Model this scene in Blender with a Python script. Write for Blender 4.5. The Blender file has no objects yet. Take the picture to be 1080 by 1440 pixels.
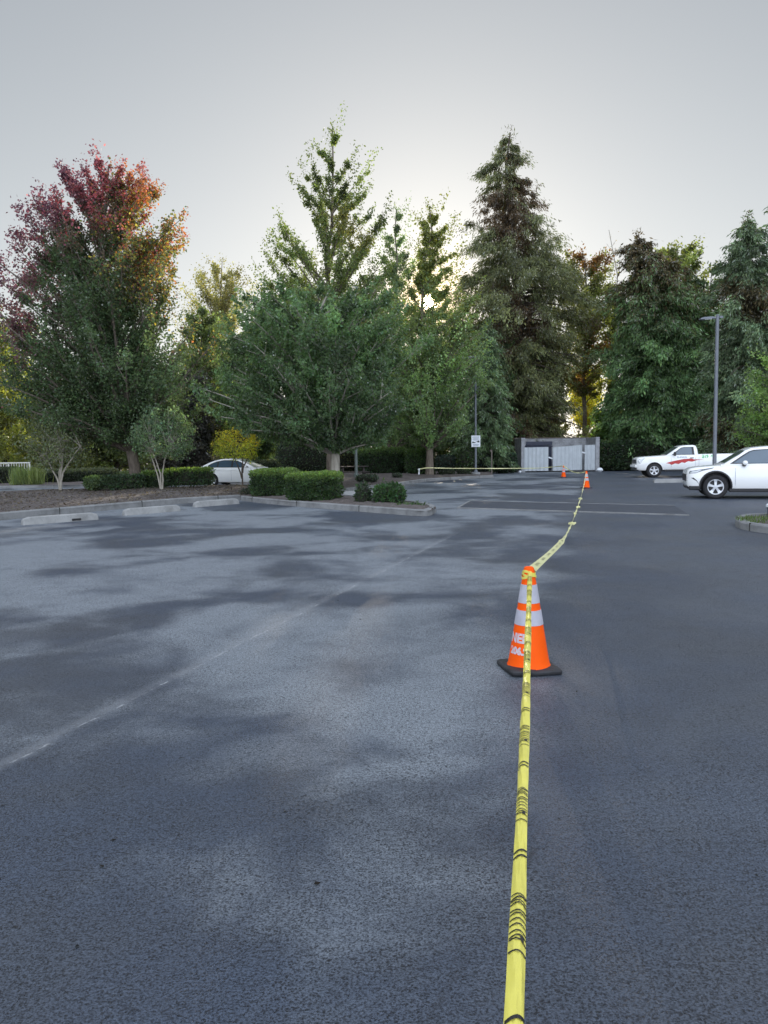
import bpy, bmesh, math, random
import numpy as np
from mathutils import Vector, Matrix

C = bpy.context.scene.collection
R = math.radians
rng = np.random.default_rng(7)
random.seed(7)

# ------------------------------------------------------------------ camera
FPX, CXP, CYP = 1060.0, 540.0, 720.0
CAMH = 1.5
PITCH, ROLL = R(4.32), R(0.72)
_f = np.array([0, math.cos(PITCH), -math.sin(PITCH)])
_r0 = np.array([1.0, 0, 0]); _u0 = np.array([0, math.sin(PITCH), math.cos(PITCH)])
_r = math.cos(ROLL) * _r0 - math.sin(ROLL) * _u0
_u = math.sin(ROLL) * _r0 + math.cos(ROLL) * _u0
CAM = np.array([0, 0, CAMH])
def ray(px, py):
    return _f + _r * (px - CXP) / FPX + _u * (CYP - py) / FPX
def P(px, py, D):
    """world point seen at a photo position, D metres out along y"""
    d = ray(px, py); return CAM + d * (D / d[1])
def G(px, py, z=0.0):
    """point on the level z seen at a photo position"""
    d = ray(px, py); return CAM + d * ((z - CAMH) / d[2])

cam_d = bpy.data.cameras.new('camera'); cam = bpy.data.objects.new('camera', cam_d); C.objects.link(cam)
cam_d.sensor_fit = 'VERTICAL'; cam_d.sensor_height = 36.0; cam_d.lens = 36.0 * FPX / 1440.0
cam_d.clip_start = 0.05; cam_d.clip_end = 3000
M = Matrix.Identity(4)
for i in range(3):
    M[i][0] = _r[i]; M[i][1] = _u[i]; M[i][2] = -_f[i]; M[i][3] = CAM[i]
cam.matrix_world = M
bpy.context.scene.camera = cam

# ------------------------------------------------------------------ materials
def nodes_of(name):
    m = bpy.data.materials.new(name); m.use_nodes = True
    nt = m.node_tree; nt.nodes.clear()
    out = nt.nodes.new('ShaderNodeOutputMaterial')
    return m, nt, out
def N(nt, typ, **kw):
    n = nt.nodes.new(typ)
    for k, v in kw.items():
        if k.startswith('i_'):
            key = k[2:]
            key = int(key) if key.isdigit() else key.replace('_', ' ')
            n.inputs[key].default_value = v
        else: setattr(n, k, v)
    return n
def ramp(nt, src, stops, interp='LINEAR'):
    r = nt.nodes.new('ShaderNodeValToRGB'); r.color_ramp.interpolation = interp
    el = r.color_ramp.elements
    while len(el) < len(stops): el.new(0.5)
    for e, (p, c) in zip(el, stops):
        e.position = p; e.color = (c, c, c, 1) if not hasattr(c, '__len__') else (*c, 1)
    nt.links.new(src, r.inputs[0]); return r.outputs[0]
def mixc(nt, fac, a, b, blend='MIX'):
    n = nt.nodes.new('ShaderNodeMix'); n.data_type = 'RGBA'; n.blend_type = blend
    for s, v in ((0, fac), (6, a), (7, b)):
        if hasattr(v, 'links') or hasattr(v, 'is_linked'): nt.links.new(v, n.inputs[s])
        elif s == 0: n.inputs[0].default_value = v
        else: n.inputs[s].default_value = (*v, 1)
    return n.outputs[2]
def math_n(nt, op, a, b=None, clamp=False):
    n = nt.nodes.new('ShaderNodeMath'); n.operation = op; n.use_clamp = clamp
    for s, v in ((0, a), (1, b)):
        if v is None: continue
        if hasattr(v, 'is_linked'): nt.links.new(v, n.inputs[s])
        else: n.inputs[s].default_value = v
    return n.outputs[0]
def noise(nt, vec, scale, detail=4, rough=0.55, dist=0.0):
    n = N(nt, 'ShaderNodeTexNoise', i_Scale=scale, i_Detail=detail, i_Roughness=rough, i_Distortion=dist)
    if vec is not None: nt.links.new(vec, n.inputs['Vector'])
    return n.outputs['Fac']

def simple(name, col, rough=0.5, metal=0.0, var=0.15, scale=6.0, bump=0.0, bscale=60.0, coat=0.0, spec=0.5):
    """principled with a mottled colour"""
    m, nt, out = nodes_of(name)
    b = N(nt, 'ShaderNodeBsdfPrincipled'); b.inputs['Roughness'].default_value = rough
    b.inputs['Metallic'].default_value = metal; b.inputs['Coat Weight'].default_value = coat
    b.inputs['Specular IOR Level'].default_value = spec
    tc = N(nt, 'ShaderNodeTexCoord')
    f = noise(nt, tc.outputs['Object'], scale, 5, 0.6)
    lo = tuple(c * (1 - var) for c in col); hi = tuple(min(1, c * (1 + var)) for c in col)
    c = ramp(nt, f, [(0.3, lo), (0.7, hi)])
    nt.links.new(c, b.inputs['Base Color'])
    if bump:
        bn = N(nt, 'ShaderNodeBump', i_Strength=bump, i_Distance=0.01)
        nt.links.new(noise(nt, tc.outputs['Object'], bscale, 4, 0.6), bn.inputs['Height'])
        nt.links.new(bn.outputs[0], b.inputs['Normal'])
    nt.links.new(b.outputs[0], out.inputs[0]); return m

def leaf_material(name, trans=0.4, gloss=0.04, tint=(1.5, 1.55, 0.75)):
    m, nt, out = nodes_of(name)
    at = N(nt, 'ShaderNodeAttribute', attribute_name='leafcol')
    d = N(nt, 'ShaderNodeBsdfDiffuse'); t = N(nt, 'ShaderNodeBsdfTranslucent'); g = N(nt, 'ShaderNodeBsdfGlossy', i_Roughness=0.6)
    nt.links.new(at.outputs['Color'], d.inputs[0])
    nt.links.new(mixc(nt, 1.0, at.outputs['Color'], tint, 'MULTIPLY'), t.inputs[0])
    mx = N(nt, 'ShaderNodeMixShader', i_0=trans); nt.links.new(d.outputs[0], mx.inputs[1]); nt.links.new(t.outputs[0], mx.inputs[2])
    fr = N(nt, 'ShaderNodeFresnel', i_IOR=1.35)
    ff = math_n(nt, 'MULTIPLY', fr.outputs[0], 0.25); ff = math_n(nt, 'ADD', ff, gloss * 0.3)
    m2 = N(nt, 'ShaderNodeMixShader'); nt.links.new(ff, m2.inputs[0]); nt.links.new(mx.outputs[0], m2.inputs[1]); nt.links.new(g.outputs[0], m2.inputs[2])
    nt.links.new(m2.outputs[0], out.inputs[0]); return m

def bark_material(name, col, col2, vs=(14, 14, 2.5)):
    m, nt, out = nodes_of(name)
    b = N(nt, 'ShaderNodeBsdfPrincipled', i_Roughness=0.9)
    tc = N(nt, 'ShaderNodeTexCoord'); mp = N(nt, 'ShaderNodeMapping'); mp.inputs['Scale'].default_value = vs
    nt.links.new(tc.outputs['Object'], mp.inputs[0])
    f = noise(nt, mp.outputs[0], 1.0, 6, 0.65)
    nt.links.new(ramp(nt, f, [(0.3, col), (0.68, col2)]), b.inputs['Base Color'])
    bn = N(nt, 'ShaderNodeBump', i_Strength=0.7, i_Distance=0.02); nt.links.new(f, bn.inputs['Height']); nt.links.new(bn.outputs[0], b.inputs['Normal'])
    nt.links.new(b.outputs[0], out.inputs[0]); return m

MT = {}
MT['leaf'] = leaf_material('leaf_surface', 0.55)
MT['redleaf'] = leaf_material('maple_leaf_surface', 0.5, 0.04, (1.45, 1.3, 1.15))
MT['needle'] = leaf_material('needle_surface', 0.22, 0.03, (1.3, 1.35, 0.8))
MT['bark'] = bark_material('grey_bark', (0.07, 0.055, 0.045), (0.24, 0.20, 0.16))
MT['bark_pale'] = bark_material('pale_bark', (0.20, 0.18, 0.15), (0.42, 0.39, 0.33))
MT['bark_dark'] = bark_material('dark_bark', (0.035, 0.028, 0.022), (0.11, 0.085, 0.065))
MT['white'] = simple('white_paint', (0.88, 0.89, 0.88), 0.22, 0, 0.02, 2, coat=0.6)
MT['glass'] = simple('window_glass', (0.06, 0.10, 0.14), 0.04, 0, 0.1, 2, spec=1.0)
MT['shield'] = simple('windscreen_glass', (0.09, 0.12, 0.11), 0.05, 0, 0.1, 2, spec=1.0)
MT['black'] = simple('black_plastic', (0.014, 0.014, 0.016), 0.45, 0, 0.2, 5)
MT['tyre'] = simple('tyre_rubber', (0.018, 0.018, 0.02), 0.8, 0, 0.25, 12, 0.2, 60)
MT['rim'] = simple('alloy', (0.62, 0.64, 0.67), 0.3, 0.35, 0.08, 8)
MT['lamp'] = simple('headlamp_lens', (0.55, 0.58, 0.6), 0.08, 0.1, 0.1, 8, coat=1)
MT['darklamp'] = simple('smoked_lens', (0.10, 0.11, 0.13), 0.1, 0.1, 0.3, 20, coat=1)
MT['red'] = simple('red_decal', (0.48, 0.03, 0.03), 0.4, 0, 0.12, 8)
MT['redlens'] = simple('red_lens', (0.35, 0.015, 0.015), 0.15, 0, 0.1, 8, coat=1)
MT['greenmark'] = simple('green_marker_paint', (0.15, 0.55, 0.22), 0.5, 0, 0.1, 8)
MT['ink'] = simple('dark_ink', (0.03, 0.035, 0.05), 0.5, 0, 0.2, 8)
MT['greyink'] = simple('grey_ink', (0.32, 0.36, 0.42), 0.5, 0, 0.1, 8)
MT['orange'] = simple('orange_cone_plastic', (0.98, 0.105, 0.002), 0.55, 0, 0.06, 9, spec=0.15)
MT['collar'] = simple('reflective_collar', (0.44, 0.44, 0.50), 0.65, 0, 0.10, 14)
MT['rubber'] = simple('black_rubber', (0.022, 0.023, 0.026), 0.6, 0, 0.35, 16, 0.3, 50)
MT['tape'] = simple('yellow_tape_plastic', (0.80, 0.72, 0.13), 0.38, 0, 0.10, 10)
MT['tapepale'] = simple('faded_tape_plastic', (0.72, 0.70, 0.36), 0.4, 0, 0.12, 6)
MT['letter'] = simple('black_print', (0.012, 0.012, 0.012), 0.35, 0, 0.1, 5)

MT['pole'] = simple('grey_painted_steel', (0.16, 0.175, 0.20), 0.5, 0.2, 0.12, 3)
MT['polegreen'] = simple('greenish_steel', (0.13, 0.16, 0.15), 0.55, 0.1, 0.15, 3)
MT['galv'] = simple('galvanised_sheet', (0.47, 0.51, 0.54), 0.45, 0.15, 0.07, 2.5)
MT['wood'] = simple('weathered_wood', (0.16, 0.135, 0.115), 0.85, 0, 0.35, 7, 0.3, 40)
MT['darkwood'] = simple('dark_wood', (0.045, 0.036, 0.034), 0.8, 0, 0.3, 8, 0.3, 40)
MT['navy'] = simple('navy_bin_paint', (0.018, 0.025, 0.05), 0.5, 0, 0.25, 4)
MT['sign'] = simple('white_sign_sheet', (0.78, 0.82, 0.86), 0.35, 0, 0.03, 5)
MT['stone'] = simple('pale_stone', (0.45, 0.44, 0.42), 0.9, 0, 0.25, 9, 0.5, 20)
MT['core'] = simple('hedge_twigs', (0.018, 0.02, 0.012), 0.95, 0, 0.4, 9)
MT['railing'] = simple('cream_railing_paint', (0.60, 0.60, 0.54), 0.5, 0, 0.06, 4)

def concrete(name, col):
    m, nt, out = nodes_of(name)
    b = N(nt, 'ShaderNodeBsdfPrincipled', i_Roughness=0.88)
    tc = N(nt, 'ShaderNodeTexCoord'); v = tc.outputs['Object']
    f1 = noise(nt, v, 1.7, 6, 0.7); f2 = noise(nt, v, 28, 4, 0.7)
    c = ramp(nt, f1, [(0.3, tuple(x * 0.55 for x in col)), (0.55, col), (0.75, tuple(x * 1.15 for x in col))])
    c = mixc(nt, ramp(nt, f2, [(0.55, 0.0), (0.72, 0.5)]), c, tuple(x * 0.45 for x in col))
    nt.links.new(c, b.inputs['Base Color'])
    bn = N(nt, 'ShaderNodeBump', i_Strength=0.5, i_Distance=0.01); nt.links.new(f2, bn.inputs['Height']); nt.links.new(bn.outputs[0], b.inputs['Normal'])
    nt.links.new(b.outputs[0], out.inputs[0]); return m
MT['concrete'] = concrete('kerb_concrete', (0.235, 0.24, 0.24))
MT['stopconcrete'] = concrete('wheel_stop_concrete', (0.30, 0.305, 0.30))
MT['block'] = concrete('wall_block', (0.36, 0.37, 0.39))

def worn_stencil():
    m, nt, out = nodes_of('worn_white_stencil'); b = N(nt, 'ShaderNodeBsdfPrincipled', i_Roughness=0.6); tc = N(nt, 'ShaderNodeTexCoord')
    f = ramp(nt, noise(nt, tc.outputs['Object'], 32, 5, 0.7), [(0.36, 0.0), (0.44, 1.0)])
    nt.links.new(mixc(nt, f, (0.95, 0.13, 0.02), (0.60, 0.52, 0.56)), b.inputs['Base Color']); nt.links.new(b.outputs[0], out.inputs[0]); return m
MT['stencil'] = worn_stencil()
def line_dist(nt, sep, a, b):
    """distance from the line a-b and the run along it, in metres"""
    d = (b - a) / np.linalg.norm(b - a); n = np.array([-d[1], d[0]])
    x, y = sep.outputs[0], sep.outputs[1]
    def lin(v):
        q = math_n(nt, 'ADD', math_n(nt, 'MULTIPLY', x, float(v[0])), math_n(nt, 'MULTIPLY', y, float(v[1])))
        return math_n(nt, 'SUBTRACT', q, float(v @ a))
    return lin(n), lin(d)

def asphalt():
    m, nt, out = nodes_of('asphalt')
    b = N(nt, 'ShaderNodeBsdfPrincipled')
    tc = N(nt, 'ShaderNodeTexCoord'); v = tc.outputs['Object']
    sep = N(nt, 'ShaderNodeSeparateXYZ'); nt.links.new(v, sep.inputs[0])
    # worn, dusty seal coat, with sun dapple and sheen painted in as pale patches
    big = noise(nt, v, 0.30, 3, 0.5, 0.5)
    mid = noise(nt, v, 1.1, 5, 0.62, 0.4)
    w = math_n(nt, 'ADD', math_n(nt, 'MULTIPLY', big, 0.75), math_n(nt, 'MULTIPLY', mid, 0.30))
    near = ramp(nt, math_n(nt, 'MULTIPLY', math_n(nt, 'ADD', sep.outputs[1], math_n(nt, 'MULTIPLY', sep.outputs[0], 0.5)), 1 / 6.0), [(0.20, 0.075), (0.75, -0.025)])  # fewer pale patches towards the camera
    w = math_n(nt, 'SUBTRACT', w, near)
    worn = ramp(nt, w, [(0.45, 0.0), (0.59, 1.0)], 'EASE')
    # the lane right of the tape was sealed last: darker and more even
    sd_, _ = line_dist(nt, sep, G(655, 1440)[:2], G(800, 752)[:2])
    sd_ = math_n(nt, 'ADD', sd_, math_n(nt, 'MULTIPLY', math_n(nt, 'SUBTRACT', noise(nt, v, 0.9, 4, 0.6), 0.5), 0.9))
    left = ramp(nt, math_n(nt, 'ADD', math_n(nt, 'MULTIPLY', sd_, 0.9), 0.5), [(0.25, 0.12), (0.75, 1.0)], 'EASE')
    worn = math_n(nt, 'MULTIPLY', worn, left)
    fine = noise(nt, v, 125, 2, 0.7)
    grit = noise(nt, v, 45, 3, 0.75)
    g2_ = math_n(nt, 'ADD', math_n(nt, 'MULTIPLY', fine, 0.65), math_n(nt, 'MULTIPLY', grit, 0.35))
    gr = ramp(nt, g2_, [(0.41, 0.0), (0.51, 0.6), (0.63, 1.0)])
    dark = mixc(nt, gr, (0.007, 0.011, 0.021), (0.074, 0.098, 0.142))
    pale = mixc(nt, gr, (0.050, 0.060, 0.074), (0.325, 0.362, 0.396))  # grazing sheen painted in by the high pale tone
    dark = mixc(nt, ramp(nt, noise(nt, v, 0.55, 4, 0.6), [(0.42, 0.0), (0.62, 0.75)]), dark, mixc(nt, gr, (0.014, 0.017, 0.022), (0.086, 0.098, 0.118)))
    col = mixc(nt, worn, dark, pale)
    # open pores between the stones
    wv = N(nt, 'ShaderNodeVectorMath', operation='ADD'); nz = N(nt, 'ShaderNodeTexNoise', i_Scale=30.0); nt.links.new(v, nz.inputs['Vector'])
    sv = N(nt, 'ShaderNodeVectorMath', operation='SCALE'); sv.inputs['Scale'].default_value = 0.03; nt.links.new(nz.outputs['Color'], sv.inputs[0]); nt.links.new(v, wv.inputs[0]); nt.links.new(sv.outputs[0], wv.inputs[1])
    pit = None
    for sc_, w0, w1, nsc, t0, t1 in ((85.0, 0.14, 0.36, 5, 0.38, 0.56), (42.0, 0.12, 0.32, 2.2, 0.42, 0.60), (19.0, 0.05, 0.16, 0.9, 0.46, 0.60)):
        pits = N(nt, 'ShaderNodeTexVoronoi', i_Scale=sc_); nt.links.new(wv.outputs[0], pits.inputs['Vector'])
        q_ = math_n(nt, 'MULTIPLY', ramp(nt, pits.outputs['Distance'], [(w0, 1.0), (w1, 0.0)]), ramp(nt, noise(nt, v, nsc, 3, 0.65), [(t0, 0.0), (t1, 0.9)]))
        pit = q_ if pit is None else math_n(nt, 'MAXIMUM', pit, q_)
    col = mixc(nt, pit, col, (0.006, 0.007, 0.011))
    # construction joint: pale, slightly proud
    j, run = line_dist(nt, sep, G(0, 1075)[:2], G(640, 750)[:2])
    wob = math_n(nt, 'MULTIPLY', math_n(nt, 'SUBTRACT', noise(nt, v, 2.2, 4, 0.6), 0.5), 0.10)
    j = math_n(nt, 'ADD', j, wob); ja = math_n(nt, 'ABSOLUTE', j)
    jm = ramp(nt, ja, [(0.0, 1.0), (0.10, 0.0)], 'EASE')
    jm = math_n(nt, 'MULTIPLY', jm, ramp(nt, noise(nt, v, 1.1, 4, 0.7), [(0.36, 0.1), (0.60, 0.42)]))
    jend = ramp(nt, math_n(nt, 'MULTIPLY', run, 1 / 20.0), [(0.48, 1.0), (0.60, 0.0)]); jm = math_n(nt, 'MULTIPLY', jm, jend)
    col = mixc(nt, jm, col, (0.27, 0.285, 0.30))
    crack = math_n(nt, 'MULTIPLY', ramp(nt, math_n(nt, 'ABSOLUTE', math_n(nt, 'ADD', j, 0.03)), [(0.0, 1.0), (0.012, 0.0)]),
                   ramp(nt, noise(nt, v, 6, 4, 0.7), [(0.5, 0.0), (0.6, 0.9)]))
    crack = math_n(nt, 'MULTIPLY', crack, jend)
    col = mixc(nt, crack, col, (0.42, 0.43, 0.44))
    # two darker joints on the right
    for (a, bb, wd) in ((G(600, 1440), G(705, 1270), 0.02), (G(1000, 736), G(1075, 765), 0.02)):
        k, rn = line_dist(nt, sep, a[:2], bb[:2]); Ls = float(np.linalg.norm((bb - a)[:2]))
        k = math_n(nt, 'ABSOLUTE', math_n(nt, 'ADD', k, math_n(nt, 'MULTIPLY', wob, 0.4)))
        km = math_n(nt, 'MULTIPLY', ramp(nt, k, [(0.0, 0.8), (wd, 0.0)]), ramp(nt, noise(nt, v, 1.6, 4, 0.7), [(0.45, 0.0), (0.6, 1.0)]))
        km = math_n(nt, 'MULTIPLY', km, math_n(nt, 'MULTIPLY', math_n(nt, 'GREATER_THAN', rn, -0.4), math_n(nt, 'LESS_THAN', rn, Ls + 0.4)))
        col = mixc(nt, km, col, (0.02, 0.022, 0.028))
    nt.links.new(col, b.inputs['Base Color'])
    ro = math_n(nt, 'ADD', math_n(nt, 'MULTIPLY', worn, 0.10), 0.52)
    nt.links.new(ro, b.inputs['Roughness'])
    h = math_n(nt, 'ADD', math_n(nt, 'MULTIPLY', fine, 0.5), math_n(nt, 'MULTIPLY', grit, 0.9))
    h = math_n(nt, 'SUBTRACT', h, math_n(nt, 'MULTIPLY', pit, 0.9))
    h = math_n(nt, 'ADD', h, math_n(nt, 'MULTIPLY', jm, 1.0))
    bn = N(nt, 'ShaderNodeBump', i_Strength=0.6, i_Distance=0.012); nt.links.new(h, bn.inputs['Height'])
    nt.links.new(bn.outputs[0], b.inputs['Normal'])
    nt.links.new(b.outputs[0], out.inputs[0]); return m
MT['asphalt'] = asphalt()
MT['patch'] = simple('newer_asphalt', (0.035, 0.043, 0.060), 0.6, 0, 0.25, 3, 0.6, 120)

def mulch():
    m, nt, out = nodes_of('bark_mulch')
    b = N(nt, 'ShaderNodeBsdfPrincipled', i_Roughness=0.95)
    tc = N(nt, 'ShaderNodeTexCoord'); v = tc.outputs['Object']
    vo = N(nt, 'ShaderNodeTexVoronoi', i_Scale=13.0); nt.links.new(v, vo.inputs['Vector'])
    c = ramp(nt, noise(nt, v, 7, 6, 0.75), [(0.3, (0.030, 0.026, 0.024)), (0.5, (0.092, 0.074, 0.066)), (0.7, (0.20, 0.17, 0.155))])
    c = mixc(nt, ramp(nt, noise(nt, v, 0.5, 3, 0.6), [(0.4, 0.0), (0.65, 0.5)]), c, (0.14, 0.125, 0.12))
    nt.links.new(c, b.inputs['Base Color'])
    bn = N(nt, 'ShaderNodeBump', i_Strength=1.0, i_Distance=0.05); nt.links.new(vo.outputs['Distance'], bn.inputs['Height']); nt.links.new(bn.outputs[0], b.inputs['Normal'])
    nt.links.new(b.outputs[0], out.inputs[0]); return m
MT['mulch'] = mulch()
MT['soil'] = simple('forest_floor', (0.05, 0.045, 0.028), 0.95, 0, 0.5, 0.6, 0.8, 6)

# ------------------------------------------------------------------ mesh helpers
class MB:
    def __init__(s): s.v = []; s.f = []; s.mi = []
    def add(s, verts, faces, mi=0):
        o = len(s.v); s.v += [tuple(map(float, p)) for p in verts]
        s.f += [tuple(o + i for i in f) for f in faces]; s.mi += [mi] * len(faces); return s
    def box(s, c, d, rz=0.0, mi=0, rx=0.0, ry=0.0):
        m = Matrix.Rotation(rz, 3, 'Z') @ Matrix.Rotation(ry, 3, 'Y') @ Matrix.Rotation(rx, 3, 'X'); c = Vector(c)
        vs = [c + m @ Vector((sx * d[0] / 2, sy * d[1] / 2, sz * d[2] / 2)) for sz in (-1, 1) for sy in (-1, 1) for sx in (-1, 1)]
        return s.add(vs, [(0, 2, 3, 1), (4, 5, 7, 6), (0, 1, 5, 4), (2, 6, 7, 3), (0, 4, 6, 2), (1, 3, 7, 5)], mi)
    def tube(s, pts, rad, n=8, mi=0, cap=True):
        pts = [np.asarray(p, float) for p in pts]
        if not hasattr(rad, '__len__'): rad = [rad] * len(pts)
        o = []; ref = None
        for i, p in enumerate(pts):
            t = pts[min(i + 1, len(pts) - 1)] - pts[max(i - 1, 0)]; t = t / (np.linalg.norm(t) + 1e-9)
            if ref is None: ref = np.array([1.0, 0, 0]) if abs(t[0]) < 0.9 else np.array([0, 1.0, 0])
            a = ref - t * (ref @ t); a /= np.linalg.norm(a) + 1e-9; ref = a; b = np.cross(t, a)
            o += [p + rad[i] * (math.cos(k * 2 * math.pi / n) * a + math.sin(k * 2 * math.pi / n) * b) for k in range(n)]
        f = [(i * n + k, i * n + (k + 1) % n, (i + 1) * n + (k + 1) % n, (i + 1) * n + k) for i in range(len(pts) - 1) for k in range(n)]
        if cap: f += [tuple(range(n))[::-1], tuple((len(pts) - 1) * n + k for k in range(n))]
        return s.add(o, f, mi)
    def lathe(s, prof, n=32, mi=0, c=(0, 0, 0), axis='Z'):
        o = []
        for r, z in prof:
            for k in range(n):
                a = 2 * math.pi * k / n; p = (r * math.cos(a), r * math.sin(a), z)
                if axis == 'Y': p = (p[0], p[2], p[1])
                o.append((p[0] + c[0], p[1] + c[1], p[2] + c[2]))
        f = [(i * n + k, i * n + (k + 1) % n, (i + 1) * n + (k + 1) % n, (i + 1) * n + k) for i in range(len(prof) - 1) for k in range(n)]
        return s.add(o, f, mi)
    def poly(s, pts, mi=0): return s.add(pts, [tuple(range(len(pts)))], mi)
    def build(s, name, mats, parent=None, smooth=False, bevel=0.0, loc=None):
        me = bpy.data.meshes.new(name); me.from_pydata(s.v, [], s.f)
        mats = mats if isinstance(mats, (list, tuple)) else [mats]
        for m in mats: me.materials.append(m)
        if len(mats) > 1: me.polygons.foreach_set('material_index', s.mi)
        return link(name, me, parent, smooth, bevel, loc)
def link(name, me, parent=None, smooth=False, bevel=0.0, loc=None):
    bm = bmesh.new(); bm.from_mesh(me)
    bmesh.ops.recalc_face_normals(bm, faces=bm.faces)
    bm.to_mesh(me); bm.free()
    o = bpy.data.objects.new(name, me); C.objects.link(o)
    if parent is not None: o.parent = parent
    if loc is not None: o.location = loc
    if smooth:
        me.polygons.foreach_set('use_smooth', [True] * len(me.polygons))
        try: me.set_sharp_from_angle(angle=R(38))
        except Exception: pass
    if bevel:
        b = o.modifiers.new('bevel', 'BEVEL'); b.width = bevel; b.segments = 2; b.limit_method = 'ANGLE'; b.angle_limit = R(40)
    return o
def tag(o, label=None, cat=None, group=None, kind=None):
    if label: o['label'] = label
    if cat: o['category'] = cat
    if group: o['group'] = group
    if kind: o['kind'] = kind
    return o
def thing(name, label, cat, loc=(0, 0, 0), rz=0.0, group=None):
    o = bpy.data.objects.new(name, None); C.objects.link(o); o.empty_display_size = 0.2
    o.location = tuple(map(float, loc)); o.rotation_euler = (0, 0, rz); return tag(o, label, cat, group)
def dup(root, loc, rz=0.0, label=None):
    def cp(o, par):
        c = o.copy(); C.objects.link(c); c.parent = par
        for ch in kids[o]: cp(ch, c)
        return c
    kids = {}
    def walk(o):
        kids[o] = list(o.children)
        for ch in kids[o]: walk(ch)
    walk(root); r = cp(root, None)
    r.location = tuple(map(float, loc)); r.rotation_euler = (0, 0, rz)
    if label: r['label'] = label
    return r
def raw_mesh(name, V, F, mat, parent=None, fcol=None):
    """quads straight from arrays, with one colour per face"""
    me = bpy.data.meshes.new(name); nv, nf = len(V), len(F)
    me.vertices.add(nv); me.vertices.foreach_set('co', np.asarray(V, np.float32).ravel())
    me.loops.add(nf * 4); me.loops.foreach_set('vertex_index', np.asarray(F, np.int32).ravel())
    me.polygons.add(nf); me.polygons.foreach_set('loop_start', np.arange(0, nf * 4, 4, dtype=np.int32))
    me.update(calc_edges=True)
    if fcol is not None:
        a = me.attributes.new('leafcol', 'FLOAT_COLOR', 'FACE')
        c = np.ones((nf, 4), np.float32); c[:, :3] = fcol; a.data.foreach_set('color', c.ravel())
    me.materials.append(mat)
    o = bpy.data.objects.new(name, me); C.objects.link(o)
    if parent is not None: o.parent = parent
    return o
def unit(a): return a / (np.linalg.norm(a, axis=-1, keepdims=True) + 1e-9)
def quads(pos, axis, nrm, L, W):
    a = unit(axis); b = unit(np.cross(a, nrm)); n2 = np.cross(a, b)
    L = L[:, None]; W = W[:, None]
    V = np.stack([pos, pos + a * L * 0.45 + b * W * 0.5, pos + a * L + n2 * L * 0.10, pos + a * L * 0.45 - b * W * 0.5], 1).reshape(-1, 3)
    return V, np.arange(len(pos) * 4).reshape(-1, 4)
def text_mesh(txt, size=1.0, bold=0.0, slices=0, crop=None):
    cu = bpy.data.curves.new('lettering', 'FONT'); cu.body = txt; cu.size = size; cu.align_x = 'CENTER'; cu.align_y = 'CENTER'
    cu.offset = bold; cu.resolution_u = 3
    o = bpy.data.objects.new('lettering', cu); C.objects.link(o)
    dg = bpy.context.evaluated_depsgraph_get(); me = bpy.data.meshes.new_from_object(o.evaluated_get(dg))
    if slices:
        bm = bmesh.new(); bm.from_mesh(me); ys = [q.co.y for q in bm.verts]; y0, y1 = min(ys), max(ys)
        for k in range(1, slices):
            bmesh.ops.bisect_plane(bm, geom=bm.verts[:] + bm.edges[:] + bm.faces[:], plane_co=(0, y0 + (y1 - y0) * k / slices, 0), plane_no=(0, 1, 0))
        if crop:
            for fr, kw in ((crop[0], 'clear_inner'), (crop[1], 'clear_outer')):
                bmesh.ops.bisect_plane(bm, geom=bm.verts[:] + bm.edges[:] + bm.faces[:], plane_co=(0, y0 + (y1 - y0) * fr, 0), plane_no=(0, 1, 0), **{kw: True})
        bm.to_mesh(me); bm.free()
    v = [tuple(p.co) for p in me.vertices]; f = [tuple(p.vertices) for p in me.polygons]
    bpy.data.objects.remove(o); bpy.data.curves.remove(cu); bpy.data.meshes.remove(me)
    return np.array(v), f
#PART2
# ------------------------------------------------------------------ ground, roads, beds
def sheet(name, pts, z, mat, kind='structure'):
    mb = MB(); mb.poly([(p[0], p[1], z) for p in pts]); return tag(mb.build(name, mat), kind=kind)
sheet('ground', [(-900, -300), (900, -300), (900, 1500), (-900, 1500)], -0.03, MT['soil'])
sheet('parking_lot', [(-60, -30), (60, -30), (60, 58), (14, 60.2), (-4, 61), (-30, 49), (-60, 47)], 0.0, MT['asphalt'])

def resample(pts, n):
    pts = np.asarray(pts, float); s = np.r_[0, np.cumsum(np.linalg.norm(np.diff(pts, axis=0), axis=1))]
    t = np.linspace(0, s[-1], n); return np.stack([np.interp(t, s, pts[:, k]) for k in range(pts.shape[1])], 1)
def chaikin(pts, k=2):
    pts = [np.asarray(p, float) for p in pts]
    for _ in range(k):
        q = [pts[0]]
        for a, b in zip(pts[:-1], pts[1:]): q += [a * .75 + b * .25, a * .25 + b * .75]
        q.append(pts[-1]); pts = q
    return pts
def bed(name, front, back, hump, base=0.13, nu=90, nv=26, lab=None):
    F = resample([p[:2] for p in front], nu); B = resample([p[:2] for p in back], nu)
    g = np.random.default_rng(3); V = []; 
    for i in range(nu):
        for j in range(nv):
            v = j / (nv - 1); p = F[i] * (1 - v) + B[i] * v; u = i / (nu - 1)
            z = base + hump(u) * math.sin(math.pi * v) ** 0.8 + 0.03 * math.sin(p[0] * 1.7 + p[1]) * math.sin(math.pi * v) + g.normal(0, 0.012) * (0 < j < nv - 1)
            V.append((p[0], p[1], z))
    Fc = [(i * nv + j, (i + 1) * nv + j, (i + 1) * nv + j + 1, i * nv + j + 1) for i in range(nu - 1) for j in range(nv - 1)]
    o = MB().add(V, Fc).build(name, MT['mulch'], smooth=True)
    tag(o, kind='structure'); return o
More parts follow.
